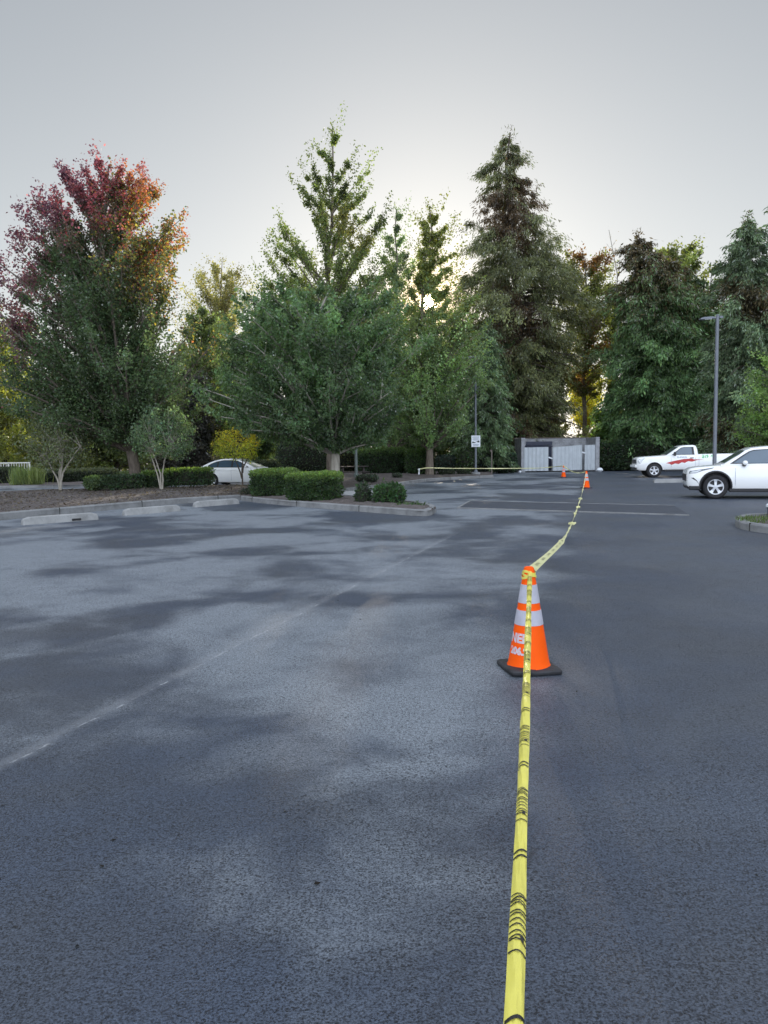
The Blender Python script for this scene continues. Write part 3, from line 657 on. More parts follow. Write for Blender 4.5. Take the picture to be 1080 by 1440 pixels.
# small trees in the beds
def stemmed(name, label, px, D, z0, stems, env, col, seed, bark, n_clump=110, n_leaf=26, leaf=(0.09, 0.055), spread=0.14, colfn=None, rad=0.045, shell=0.5):
    g = np.random.default_rng(seed); base = P(px, 640, D); base[2] = z0
    root = thing(name, label, 'small tree', base); col = tuple(c * 1.5 for c in col)
    e = np.array([((P(l, py, D)[2]) - z0, (P(l, py, D)[0] + P(r, py, D)[0]) / 2 - base[0], abs(P(r, py, D)[0] - P(l, py, D)[0]) / 2) for py, l, r in sorted(env, key=lambda q: -q[0])])
    Z, CX, RR = e.T; H, zb = Z[-1], Z[0]
    segs = []; tips = []
    for st in stems:
        pts = [np.array([P(a, b, D)[0] - base[0], dy, P(a, b, D)[2] - z0]) for a, b, dy in st]
        pts = resample(chaikin(pts, 1), 7); pts[0][2] -= 0.15; pts[1:-1] += g.normal(0, 0.012, (5, 3))
        segs.append((pts, np.linspace(rad, rad * .4, 7), 7)); tips.append(pts[-1])
    tips = np.array(tips)
    cz = g.uniform(zb, H, n_clump * 3); ok = g.random(len(cz)) < np.interp(cz, Z, RR) / RR.max(); cz = cz[ok][:n_clump]; m = len(cz)
    az = g.uniform(0, 6.283, m); q = np.interp(cz, Z, RR) * (shell + (1 - shell) * g.random(m)) ** 0.7
    ctr = np.stack([np.interp(cz, Z, CX) + q * np.cos(az), q * np.sin(az), cz], 1)
    for c in ctr[::2]:
        t = tips[np.argmin(np.linalg.norm(tips - c, axis=1))]; mid = (t + c) / 2 + g.normal(0, .06, 3)
        segs.append(([t, mid, c], [rad * .35, rad * .22, .005], 4))
    k = n_leaf; pos = np.repeat(ctr, k, 0) + g.normal(0, spread, (m * k, 3)) * np.array([1.2, 1.2, 0.7]); nn = len(pos)
    ax = unit(rand_unit(g, nn) + np.array([0, 0, -0.2])); nr = unit(rand_unit(g, nn) + np.array([0, 0, 1.0])); Ls = leaf[0] * g.uniform(.7, 1.3, nn)
    fc = cvar(g, col, nn, .2) * np.repeat(np.exp(g.normal(0, .3, m)), k)[:, None]
    if colfn: fc = colfn(g, pos, lambda z: np.interp(z, Z, CX), lambda z: np.interp(z, Z, RR), H, zb, fc, np.ones(nn))
    V, F = quads(pos, ax, nr, Ls, Ls * leaf[1] / leaf[0])
    branches_mesh('trunk', segs, MT[bark], root); raw_mesh('crown', V, F, MT['leaf'], root, np.clip(fc, .004, .7)); return root
stemmed('crape_myrtle', 'small open tree with several white bare stems on the left mulch', 84, 30.5, 0.15,
        [[(85, 687, 0), (82, 676, 0), (64, 648, .2)], [(85, 687, 0), (83, 665, .1), (81, 620, .3)], [(85, 687, 0), (86, 660, 0), (93, 630, -.2)], [(85, 687, 0), (88, 667, -.1), (100, 650, -.2), (117, 628, -.3)], [(84, 687, 0), (79, 665, .3), (77, 640, .5)]],
        [(580, 62, 92), (600, 45, 112), (620, 32, 122), (640, 38, 124), (655, 55, 100)], (0.10, 0.12, 0.07), 51, 'bark_pale', n_clump=150, n_leaf=26, leaf=(0.10, 0.06), spread=0.17)
stemmed('crape_myrtle', 'small round crowned green tree with three thin stems, right of the maple trunk', 226, 29, 0.22,
        [[(226, 684, 0), (221, 665, 0), (209, 636, .1)], [(227, 684, 0), (226, 660, -.1), (217, 636, -.2)], [(228, 684, 0), (229, 650, .1), (236, 632, .1)]],
        [(574, 215, 245), (585, 200, 258), (605, 189, 267), (628, 188, 268), (643, 205, 255)], (0.085, 0.13, 0.075), 52, 'bark_pale', n_clump=170, n_leaf=26, leaf=(0.10, 0.06), spread=0.13, rad=0.035)
stemmed('japanese_maple', 'little golden topped maple on a thin trunk in front of the white sedan', 340, 31.5, 0.26,
        [[(341, 680, 0), (340.5, 660, 0), (341, 640, 0), (338, 622, 0)], [(340, 668, 0), (334, 655, 0), (328, 641, 0.1)], [(341, 660, 0), (348, 645, .1), (352, 634, 0)]],
        [(602, 318, 347), (607, 306, 357), (620, 300, 361), (634, 300, 363), (644, 310, 357)], (0.27, 0.31, 0.05), 53, 'bark_dark', n_clump=120, n_leaf=28, leaf=(0.085, 0.045), spread=0.10, rad=0.035,
        colfn=top_tint((0.85, 0.62, 0.09), 0.42, 0.2))

# hedges and shrubs: leaves over a clipped solid of twigs
def hedge(name, label, px_l, px_r, py_t, py_b, D, depth, col, seed, yaw=0.0, leaf=(0.08, 0.045), n=4200, box=True, cat='hedge', group=None, rough=0.05, top=None, sprout=0.0, power=3.0):
    g = np.random.default_rng(seed); a = P(px_l, py_b, D); b = P(px_r, py_b, D); t = P((px_l + px_r) / 2, py_t, D)
    wx = abs(b[0] - a[0]); zb = (a[2] + b[2]) / 2; h = t[2] - zb; ctr = (a + b) / 2; ctr[2] = zb; ctr[1] += depth / 2
    root = thing(name, label, cat, ctr, yaw, group)
    e = 0.22 if box else 1.0                                    # superellipsoid exponent: nearly a box, or round
    d = rand_unit(g, n)
    if box:
        face = g.choice(5, n, p=[.30, .12, .12, .12, .34]); u, v = g.uniform(-1, 1, n), g.uniform(-1, 1, n)
        X = np.where(face == 2, -1, np.where(face == 3, 1, u)); Y = np.where(face == 0, -1, np.where(face == 1, 1, np.where((face == 2) | (face == 3), u, v)))
        Zz = np.where(face == 4, 1, v); q = np.stack([X, Y, Zz], 1)
        r_ = (np.abs(q) ** 8).sum(1) ** (1 / 8); q = q / r_[:, None]
    else:
        q = d / ((np.abs(d) ** power).sum(1) ** (1 / power))[:, None]
    nrm = unit(q * np.abs(q) ** (4 if box else 1))
    lump = 1 + 0.05 * np.sin(q[:, 0] * 5 + seed) * np.sin(q[:, 1] * 4) + 0.04 * np.sin(q[:, 2] * 6 + q[:, 0] * 3)
    q = q * (lump * (1 - np.abs(g.normal(0, rough, n)) * 1.4))[:, None]
    pos = q * np.array([wx / 2, depth / 2, h / 2]) + np.array([0, 0, h / 2])
    if sprout:
        k = (q[:, 2] > .6) & (g.random(n) < .3); pos[k, 2] += np.abs(g.normal(0, sprout, k.sum()))
    ax = unit(nrm * .6 + rand_unit(g, n) + np.array([0, 0, .35])); nr = unit(nrm + rand_unit(g, n) * .8); Ls = leaf[0] * g.uniform(.65, 1.35, n)
    fc = cvar(g, col, n, .28) * np.exp(0.25 * np.sin(pos[:, 0] * 6 + seed) * np.sin(pos[:, 2] * 7 + 1))[:, None]
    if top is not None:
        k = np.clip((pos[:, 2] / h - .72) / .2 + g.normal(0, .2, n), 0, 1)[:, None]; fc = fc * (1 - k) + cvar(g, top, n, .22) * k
    pos[:, 2] = np.maximum(pos[:, 2], 0.015)
    V, F = quads(pos, ax, nr, Ls, Ls * leaf[1] / leaf[0])
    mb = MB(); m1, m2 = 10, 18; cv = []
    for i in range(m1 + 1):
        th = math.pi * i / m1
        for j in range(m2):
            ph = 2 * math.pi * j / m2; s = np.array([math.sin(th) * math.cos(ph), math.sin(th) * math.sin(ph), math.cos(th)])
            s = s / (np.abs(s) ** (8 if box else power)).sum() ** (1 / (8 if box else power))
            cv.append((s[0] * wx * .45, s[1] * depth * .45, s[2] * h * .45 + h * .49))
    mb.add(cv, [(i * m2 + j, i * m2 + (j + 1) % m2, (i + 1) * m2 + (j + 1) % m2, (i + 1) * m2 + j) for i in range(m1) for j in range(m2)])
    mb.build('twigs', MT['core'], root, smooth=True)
    raw_mesh('foliage', V, F, MT['leaf'], root, np.clip(fc, .004, .6)); return root
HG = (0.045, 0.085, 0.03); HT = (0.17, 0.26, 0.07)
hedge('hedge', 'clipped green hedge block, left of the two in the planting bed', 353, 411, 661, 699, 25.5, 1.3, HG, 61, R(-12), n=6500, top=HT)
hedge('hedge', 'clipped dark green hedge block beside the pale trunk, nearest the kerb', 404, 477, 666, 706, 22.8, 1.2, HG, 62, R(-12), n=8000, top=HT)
hedge('laurel_shrub', 'thin upright dark shrub at the middle of the planting bed', 500, 521, 682, 712, 21.6, 0.5, (0.04, 0.07, 0.035), 63, box=False, n=700, cat='shrub', leaf=(0.10, 0.045), rough=.2, sprout=.05)
hedge('laurel_shrub', 'bushy glossy green shrub of two stems near the tip of the planting bed', 526, 569, 683, 711, 21.2, 0.7, (0.045, 0.10, 0.035), 64, box=False, n=2200, cat='shrub', leaf=(0.11, 0.05), rough=.12, sprout=.05)
hedge('ground_cover_plant', 'low spreading green plants filling the tip of the planting bed', 548, 605, 711, 720.5, 20.1, 0.7, (0.06, 0.11, 0.04), 65, box=False, n=1500, cat='low plant', leaf=(0.07, 0.04), rough=.2, sprout=.04)
hedge('ground_cover_plant', 'flat dark juniper at the corner between the kerb and the hedge block', 335, 360, 689, 699, 27.0, 0.9, (0.045, 0.06, 0.04), 66, box=False, n=900, cat='low plant', rough=.2)
for i, (l, r, t, b, D, s, lab) in enumerate([(114, 140, 671, 687, 30, 71, 'small bright leafed shrub at the left end of the low hedge'), (139, 200, 670, 686, 30, 72, 'low dark hedge under the maple trunk'),
        (196, 232, 664, 684.5, 30.5, 73, 'low green hedge around the feet of the round crowned small tree'), (229, 296, 660, 682, 31, 74, 'dark rounded hedge before the tail of the white sedan')]):
    hedge('hedge', lab, l, r, t, b + 2, D, 1.0, (0.05, 0.085, 0.04) if i else (0.09, 0.13, 0.06), s, R(10), n=2600, box=i > 0, power=2.6, rough=.1, leaf=(0.11, 0.06), top=HT if i != 1 else None, cat='hedge')
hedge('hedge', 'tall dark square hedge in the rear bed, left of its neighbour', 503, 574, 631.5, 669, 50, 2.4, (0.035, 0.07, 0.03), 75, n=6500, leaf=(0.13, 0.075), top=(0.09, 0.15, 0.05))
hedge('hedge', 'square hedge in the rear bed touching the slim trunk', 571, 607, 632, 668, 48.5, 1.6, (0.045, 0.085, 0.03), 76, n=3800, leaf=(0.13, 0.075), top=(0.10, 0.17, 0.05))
hedge('hedge', 'dark hedge behind the pale trunk', 436, 502, 640, 668, 53, 2, (0.035, 0.065, 0.03), 77, n=4500, leaf=(0.14, 0.08))
hedge('round_shrub', 'big rounded shrub with reddish tips, behind the clipped hedge blocks', 384, 462, 603, 668, 48, 3.4, (0.05, 0.08, 0.045), 78, n=7500, box=False, leaf=(0.15, 0.08), top=(0.17, 0.125, 0.06), cat='shrub', rough=.12, sprout=.15, power=2.6)
hedge('round_shrub', 'olive shrub between the pale trunk and the reddish tipped shrub', 452, 502, 612, 668, 52, 2.4, (0.085, 0.10, 0.05), 79, n=4500, box=False, leaf=(0.16, 0.09), cat='shrub', rough=.14, sprout=.12, power=2.6)
hedge('round_shrub', 'dim blue green clipped shrub behind the caution tape, right of the slim trunk', 614, 642, 640.5, 668, 56, 1.6, (0.035, 0.06, 0.05), 80, n=2200, box=False, leaf=(0.14, 0.08), cat='shrub', power=4)
hedge('round_shrub', 'loose green shrub just left of the sign pole', 644, 672, 630, 668, 55, 1.6, (0.05, 0.085, 0.03), 81, n=2200, box=False, leaf=(0.16, 0.09), cat='shrub', power=2.5, rough=.12)
hedge('round_shrub', 'dim blue green shrub between the sign pole and the thin stake', 671, 690, 641, 667, 56, 1.2, (0.03, 0.05, 0.05), 82, n=1500, box=False, leaf=(0.14, 0.08), cat='shrub', power=4)
hedge('round_shrub', 'clipped round green shrub left of the enclosure', 696, 729, 637, 666, 57, 1.8, (0.04, 0.075, 0.045), 83, n=2800, box=False, leaf=(0.14, 0.08), cat='shrub', power=3.6)
for (l, r, s, lab) in ((598, 612, 84, 'small dark shrub at the foot of the slim trunk'), (617, 640, 85, 'wider small dark shrub by the rear kerb under the caution tape'), (644, 662, 86, 'small dark shrub beside the footing of the sign pole')):
    hedge('low_shrub', lab, l, r, 659.5, 672, 49, 0.7, (0.04, 0.06, 0.03), s, n=900, box=False, leaf=(0.11, 0.06), cat='shrub', power=3)
hedge('ground_cover_plant', 'flat dark green juniper in the rear bed beside the thin pole', 500, 532, 668, 678, 36, 1.0, (0.05, 0.08, 0.05), 87, n=1300, box=False, cat='low plant', rough=.2)
hedge('ground_cover_plant', 'small flat juniper in the rear bed before the square hedge', 552, 566, 666, 672, 42, 0.8, (0.05, 0.075, 0.05), 88, n=600, box=False, cat='low plant', rough=.2)
# left background hedges, skylight on the flat tops painted in as pale leaves
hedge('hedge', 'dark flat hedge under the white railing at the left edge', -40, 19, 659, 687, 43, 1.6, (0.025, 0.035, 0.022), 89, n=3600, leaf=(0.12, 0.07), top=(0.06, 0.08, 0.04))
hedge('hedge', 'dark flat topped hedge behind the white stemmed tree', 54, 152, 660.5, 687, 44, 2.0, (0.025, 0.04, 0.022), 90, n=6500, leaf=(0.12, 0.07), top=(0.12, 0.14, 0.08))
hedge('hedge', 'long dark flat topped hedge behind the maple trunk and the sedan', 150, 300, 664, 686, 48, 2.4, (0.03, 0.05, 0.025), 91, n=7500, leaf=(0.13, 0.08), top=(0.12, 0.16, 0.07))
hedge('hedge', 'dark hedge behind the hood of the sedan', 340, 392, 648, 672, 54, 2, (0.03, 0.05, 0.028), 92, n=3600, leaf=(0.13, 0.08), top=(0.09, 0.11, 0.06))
hedge('ivy_bank', 'low dark bank of ivy behind the pickup', 845, 1090, 618, 662, 60, 3, (0.035, 0.065, 0.028), 93, n=11000, leaf=(0.22, 0.14), box=True, rough=.08, cat='hedge')

def grass_clump(name, label, px, py_b, D, h, w, n, col, seed):
    g = np.random.default_rng(seed); base = P(px, py_b, D); root_z = base[2]
    o_ang = g.uniform(0, 6.283, n); tilt = np.abs(g.normal(0, .28, n)); st = np.stack([g.normal(0, w * .3, n), g.normal(0, w * .3, n), np.zeros(n)], 1)
    dr = np.stack([np.sin(tilt) * np.cos(o_ang), np.sin(tilt) * np.sin(o_ang), np.cos(tilt)], 1); L = h * g.uniform(.5, 1.1, n)
    V, F = quads(st, dr, rand_unit(g, n), L, np.full(n, max(.012, h * .022)))
    o = raw_mesh(name, V, F, MT['leaf'], None, np.clip(cvar(g, col, n, .2), 0, .6)); o.location = tuple(base)
    return o
tag(grass_clump('ornamental_grass', '', 29, 686, 41, 1.25, .7, 700, (0.20, 0.26, 0.11), 94), 'pale green fountain grass, left of the two tufts before the white railing', 'ornamental grass', 'pale fountain grasses')
tag(grass_clump('ornamental_grass', '', 48, 686, 41, 1.25, .7, 700, (0.22, 0.27, 0.11), 95), 'pale green fountain grass at the right end of the white railing', 'ornamental grass', 'pale fountain grasses')
# grass of the island and litter on the mulch
g = np.random.default_rng(96); n = 2600
q = G(1088, 741); pos = np.stack([q[0] + g.uniform(-1.05, 1.6, n), q[1] + g.uniform(-.55, .6, n) , np.full(n, .10)], 1)
isl = np.array([p[:2] for p in FI2] + [p[:2] for p in BI2[::-1]])
def inside(pts, poly):
    c = np.zeros(len(pts), bool); j = len(poly) - 1
    for i in range(len(poly)):
        a, b = poly[i], poly[j]; t = ((a[1] > pts[:, 1]) != (b[1] > pts[:, 1])) & (pts[:, 0] < (b[0] - a[0]) * (pts[:, 1] - a[1]) / (b[1] - a[1] + 1e-12) + a[0]); c ^= t; j = i
    return c
pos = pos[inside(pos[:, :2], isl)]; n = len(pos)
V, F = quads(pos, unit(rand_unit(g, n) * .7 + np.array([0, 0, .9])), rand_unit(g, n), g.uniform(.05, .15, n), np.full(n, .016))
tag(raw_mesh('grass', V, F, MT['leaf'], None, cvar(g, (0.10, 0.16, 0.045), n, .25)), 'short green grass growing in the kerbed island at the right edge', 'grass', None, 'stuff')
n = 5200; u = g.random(n); v = g.uniform(.01, .8, n)
Fa, Ba = resample([p[:2] for p in F1], 200), resample([p[:2] for p in B1], 200); ii = (u * 199).astype(int)
xy = Fa[ii] * (1 - v)[:, None] + Ba[ii] * v[:, None]
zz = .15 + (0.05 + 0.15 * u) * np.sin(np.pi * v) ** .8 + 0.03 * np.sin(xy[:, 0] * 1.7 + xy[:, 1]) * np.sin(np.pi * v)
V, F = quads(np.stack([xy[:, 0], xy[:, 1], zz], 1), unit(rand_unit(g, n) * np.array([1, 1, .25])), unit(rand_unit(g, n) * .5 + np.array([0, 0, 1])), g.uniform(.05, .16, n), g.uniform(.02, .06, n))
kk = g.random(n)[:, None]
tag(raw_mesh('mulch_chips', V, F, MT['leaf'], None, np.where(kk < .3, cvar(g, (0.20, 0.165, 0.14), n, .25), cvar(g, (0.07, 0.05, 0.04), n, .3))), 'loose brown bark chips and dry leaves over the left mulch bed', 'bark chips', None, 'stuff')
n = 160; xy = np.stack([g.uniform(-5, 6, n), 2.2 + 18 * g.random(n) ** 1.5], 1)
V, F = quads(np.stack([xy[:, 0], xy[:, 1], np.full(n, .006)], 1), unit(rand_unit(g, n) * np.array([1, 1, .15])), unit(rand_unit(g, n) * .3 + np.array([0, 0, 1])), g.uniform(.012, .034, n), g.uniform(.008, .02, n))
tag(raw_mesh('leaf_litter', V, F, MT['leaf'], None, cvar(g, (0.02, 0.018, 0.015), n, .4)), 'scattered dark specks of leaf litter on the asphalt', 'leaf litter', None, 'stuff')
#PART3
# ------------------------------------------------------------------ vehicles (nose towards +x)
class Shell:
    """side and plan profile of a car body, lofted from rings"""
    def __init__(s, st, sh=0.16, crown=0.02):
        s.st = np.array(sorted(st)); s.sh = sh; s.crown = crown
    def at(s, x): return [np.interp(x, s.st[:, 0], s.st[:, k]) for k in (1, 2, 3)]
    def ring(s, x):
        zb, zt, w = s.at(x); h = zt - zb; sh = min(s.sh, h * .35)
        return [(0, zb), (.80 * w, zb), (.93 * w, zb + .03), (.985 * w, zb + .12 * h / .8), (w, zb + .45 * h), (.995 * w, zt - sh), (.965 * w, zt - sh * .45), (.90 * w, zt - .02), (.6 * w, zt + s.crown * .6), (0, zt + s.crown)]
    def side(s, x, z):
        r = s.ring(x)[2:8]; return float(np.interp(z, [p[1] for p in r], [p[0] for p in r]))
    def mesh(s, step=0.11):
        xs = [float(v) for v in s.st[:, 0]]
        ex = [float(v) for v in np.arange(xs[0], xs[-1], step)]
        xs = sorted(set(xs + [e for e in ex if min(abs(e - q) for q in xs) > step * .4]))
        V = []; m = 20
        for x in xs:
            r = s.ring(x); full = [(y, z) for y, z in r] + [(-y, z) for y, z in r[::-1]]
            V += [(x, y, z) for y, z in full]
        F = [(i * m + k, i * m + (k + 1) % m, (i + 1) * m + (k + 1) % m, (i + 1) * m + k) for i in range(len(xs) - 1) for k in range(m)]
        F += [tuple(range(m))[::-1], tuple((len(xs) - 1) * m + k for k in range(m))]
        me = bpy.data.meshes.new('shell'); me.from_pydata(V, [], F)
        bm = bmesh.new(); bm.from_mesh(me); bmesh.ops.remove_doubles(bm, verts=bm.verts, dist=1e-5); bmesh.ops.recalc_face_normals(bm, faces=bm.faces); bm.to_mesh(me); bm.free(); return me
def cut(me, cutters):
    o = bpy.data.objects.new('cutting', me); C.objects.link(o); tmp = []
    for vf in cutters:
        c = MB().add(*vf).build('cutter', MT['black']); tmp.append(c)
        md = o.modifiers.new('b', 'BOOLEAN'); md.object = c; md.operation = 'DIFFERENCE'; md.solver = 'EXACT'
    bpy.context.view_layer.update()
    dg = bpy.context.evaluated_depsgraph_get(); out = bpy.data.meshes.new_from_object(o.evaluated_get(dg))
    for t in tmp + [o]: bpy.data.objects.remove(t)
    return out
def cyl(x, y0, y1, z, r, n=36):
    V = [(x + r * math.cos(2 * math.pi * k / n), y, z + r * math.sin(2 * math.pi * k / n)) for y in (y0, y1) for k in range(n)]
    return V, [(k, (k + 1) % n, n + (k + 1) % n, n + k) for k in range(n)] + [tuple(range(n))[::-1], tuple(n + k for k in range(n))]
def boxvf(x0, x1, y0, y1, z0, z1):
    m = MB(); m.box(((x0 + x1) / 2, (y0 + y1) / 2, (z0 + z1) / 2), (x1 - x0, y1 - y0, z1 - z0)); return m.v, m.f
def cabin_mesh(roof, wb, zbelt, k):
    """glasshouse: roof = (x, z) from nose to tail; sides lean in by k"""
    V = []; m = 10
    for x, zr in roof:
        zr = max(zr, zbelt + .012); zc = max(zbelt + .004, zr - .09); y1 = wb - k * (zc - zbelt)
        h = [(wb, zbelt - .06), (wb, zbelt), (y1, zc), (y1 - .06, zr - .025), (y1 * .62, zr)]
        V += [(x, y, z) for y, z in h] + [(x, -y, z) for y, z in h[::-1]]
    F = [(i * m + j, i * m + (j + 1) % m, (i + 1) * m + (j + 1) % m, (i + 1) * m + j) for i in range(len(roof) - 1) for j in range(m)]
    F += [tuple(range(m))[::-1], tuple((len(roof) - 1) * m + j for j in range(m))]; return V, F
def vehicle(name, label, cat, shell, arches, roof, wb, zbelt, k, ra, extra_cuts=()):
    root = thing(name, label, cat)
    me = shell.mesh(); cs = []
    for ax in arches:
        w = shell.at(ax)[2]
        for sg in (1, -1): cs.append(cyl(ax, sg * (w - .30), sg * (w + .25), ra - .03 if True else 0, ra))
    me = cut(me, cs + list(extra_cuts))
    me.materials.clear(); me.materials.append(MT['white']); me.materials.append(MT['black'])
    for p in me.polygons:
        c = p.center; p.material_index = 0
        for ax in arches:
            if math.hypot(c.x - ax, c.z - (ra - .03)) < ra + .004 and abs(c.y) < shell.at(ax)[2] - .002 and c.z < ra * 2: 
                if abs(p.normal.y) < .5 or abs(c.y) < shell.at(ax)[2] - .2: p.material_index = 1
    bm = bmesh.new(); bm.from_mesh(me); V, F = cabin_mesh(roof, wb, zbelt, k)
    vs = [bm.verts.new(v) for v in V]
    for f in F:
        try: bm.faces.new([vs[i] for i in f])
        except ValueError: pass
    bm.to_mesh(me); bm.free()
    link('body', me, root, smooth=True); return root
def wheel(root, x, y, r, spokes=5, wid=.23, col='rim', rr=.64):
    sg = 1 if y > 0 else -1; mb = MB(); y0 = y - sg * wid
    mb.lathe([(r * rr, y), (r * .86, y + sg * .012), (r * .96, y - sg * .01), (r, y - sg * .05), (r, y0 + sg * .05), (r * .95, y0), (r * .5, y0)], 40, 0, (x, 0, r), 'Y')
    t = mb.build('wheel', MT['tyre'], root, smooth=True)
    rm = MB(); ri = r * rr
    rm.lathe([(0.001, y - sg * .07), (ri, y - sg * .07)], 30, 1, (x, 0, r), 'Y')
    rm.lathe([(ri * .88, y - sg * .035), (ri * .92, y - sg * .004), (ri * 1.01, y - sg * .002), (ri * 1.01, y - sg * .08)], 40, 0, (x, 0, r), 'Y')
    rm.lathe([(0.001, y - sg * .008), (ri * .20, y - sg * .010), (ri * .27, y - sg * .03), (ri * .27, y - sg * .07)], 20, 0, (x, 0, r), 'Y')
    for i in range(spokes):
        a = 2 * math.pi * (i + .25) / spokes; ca, sa = math.cos(a), math.sin(a); pts = []
        for (q, hw, d) in ((.2, .13, .012), (.6, .15, .018), (.93, .24, .008)):
            for s_ in (-1, 1):
                X = q * ri * ca - s_ * hw * ri * sa; Zz = q * ri * sa + s_ * hw * ri * ca; pts.append((x + X, y - sg * d, r + Zz))
        low = [(p[0], p[1] - sg * .05, p[2]) for p in pts]
        rm.add(pts + low, [(0, 1, 3, 2), (2, 3, 5, 4), (0, 2, 8, 6), (2, 4, 10, 8), (1, 3, 9, 7), (3, 5, 11, 9)], 0)
    rm.build('rim', [MT[col], MT['black']], t); return t
def pane(root, name, pts, wb, zbelt, k, mat, off=.006):
    for sg in (1, -1):
        mb = MB(); top = [(x, sg * (wb - k * (z - zbelt) + off), z) for x, z in pts]; bot = [(x, y - sg * .004, z) for x, y, z in top]; n = len(pts)
        mb.add(top + bot, [tuple(range(n)), tuple(range(2 * n - 1, n - 1, -1))] + [(i, (i + 1) % n, n + (i + 1) % n, n + i) for i in range(n)])
        mb.build(name, MT[mat], root)
def screen(root, name, xz, hw, mat, off=.008, nx=6):
    """windscreen or rear window following the roof line"""
    mb = MB(); V = []
    for i, (x, z, h) in enumerate(xz):
        a = xz[min(i + 1, len(xz) - 1)]; b = xz[max(i - 1, 0)]; t = np.array([a[0] - b[0], a[1] - b[1]]); t /= np.linalg.norm(t); nr = np.array([-t[1], t[0]]); nr *= np.sign(nr[1])
        for j in range(nx + 1):
            y = h * (2 * j / nx - 1); V.append((x + nr[0] * off, y, z + nr[1] * off - .02 * (2 * j / nx - 1) ** 4))
    mb.add(V, [(i * (nx + 1) + j, i * (nx + 1) + j + 1, (i + 1) * (nx + 1) + j + 1, (i + 1) * (nx + 1) + j) for i in range(len(xz) - 1) for j in range(nx)])
    mb.build(name, MT[mat], root, smooth=True)
def seam(root, shell, x, z0, z1, sg=1, r=.007):
    for sg in (1, -1):
        MB().tube([(x, sg * (shell.side(x, z) + .0005), z) for z in np.linspace(z0, z1, 7)], r, 5).build('door_seam', MT['greyink'], root)
def decal(root, shell, name, pts, mat, sides=(1, -1), off=.005):
    """flat marking wrapped onto the body side"""
    for sg in sides:
        bm = bmesh.new(); vs = [bm.verts.new((x, 0, z)) for x, z in pts]; bm.faces.new(vs)
        bmesh.ops.triangulate(bm, faces=bm.faces); bmesh.ops.subdivide_edges(bm, edges=bm.edges, cuts=2, use_grid_fill=True)
        for v in bm.verts: v.co.y = sg * (shell.side(v.co.x, v.co.z) + off)
        me = bpy.data.meshes.new(name); bm.to_mesh(me); bm.free(); me.materials.append(MT[mat]); o = bpy.data.objects.new(name, me); C.objects.link(o); o.parent = root
def lettering(root, shell, txt, x, z, size, mat, sg=1, bold=.01, name='lettering', slant=0.0):
    v, f = text_mesh(txt, size, bold, 5)
    V = [(x - sg * (p[0] + slant * p[1]), sg * (shell.side(x - sg * p[0], z + p[1]) + .006), z + p[1]) for p in v]
    MB().add(V, f).build(name, MT[mat], root)
def park(root, lx, ly, rz, contact):
    """put the tyre contact (lx, ly) of the car on a ground point"""
    c, s = math.cos(rz), math.sin(rz); root.rotation_euler = (0, 0, rz)
    root.location = (contact[0] - (c * lx - s * ly), contact[1] - (s * lx + c * ly), 0)

# white crossover at the right edge
sh = Shell([(2.26, .44, .80, .66), (2.23, .36, .89, .79), (2.12, .29, .955, .87), (1.95, .26, .985, .915), (1.65, .25, 1.01, .93), (1.3, .25, 1.04, .93), (.95, .26, 1.07, .93), (.3, .26, 1.07, .93), (-1.2, .26, 1.08, .93), (-1.9, .27, 1.08, .92), (-2.25, .30, 1.07, .87), (-2.42, .38, .98, .78), (-2.46, .46, .86, .66)])
roof = [(1.28, 1.08), (1.18, 1.11), (.97, 1.24), (.74, 1.39), (.56, 1.525), (.38, 1.60), (-.1, 1.645), (-1.0, 1.65), (-1.7, 1.63), (-2.05, 1.56), (-2.15, 1.48), (-2.32, 1.2), (-2.40, 1.07)]
suv = vehicle('parked_car', 'white crossover car cut off by the right edge, nearest of the vehicles', 'car', sh, (1.42, -1.40), roof, .865, 1.07, .40, .43)
for ax in (1.42, -1.40):
    for sg in (1, -1):
        wheel(suv, ax, sg * .925, .375); 
        MB().tube([(ax + .455 * math.cos(a), sg * (sh.side(ax + .455 * math.cos(a), max(.3, .40 + .455 * math.sin(a))) + .004), .40 + .455 * math.sin(a)) for a in np.linspace(-.22, math.pi + .22, 22)], .032, 6).build('wheel_arch_trim', MT['black'], suv, smooth=True)
screen(suv, 'windscreen', [(1.16, 1.125, .72), (.97, 1.24, .69), (.74, 1.39, .66), (.58, 1.505, .63)], 0, 'shield', .012)
screen(suv, 'rear_window', [(-2.16, 1.44, .60), (-2.3, 1.24, .66)], 0, 'glass', .012)
pane(suv, 'window_surround', [(1.02, 1.09), (.88, 1.19), (.64, 1.36), (.46, 1.475), (.32, 1.52), (-.4, 1.56), (-1.3, 1.565), (-1.85, 1.50), (-2.1, 1.28), (-2.05, 1.16), (-1.2, 1.10)], .865, 1.07, .40, 'black', .004)
pane(suv, 'window', [(.92, 1.11), (.78, 1.215), (.58, 1.355), (.42, 1.46), (.28, 1.495), (-.30, 1.535), (-.30, 1.11)], .865, 1.07, .40, 'glass', .010)
pane(suv, 'window', [(-.40, 1.11), (-.40, 1.54), (-1.22, 1.545), (-1.28, 1.125)], .865, 1.07, .40, 'glass', .010)
pane(suv, 'window', [(-1.36, 1.135), (-1.32, 1.535), (-1.75, 1.485), (-1.98, 1.28), (-1.95, 1.18)], .865, 1.07, .40, 'glass', .010)
for x in (.86, -.36, -1.35): seam(suv, sh, x, .36, 1.05)
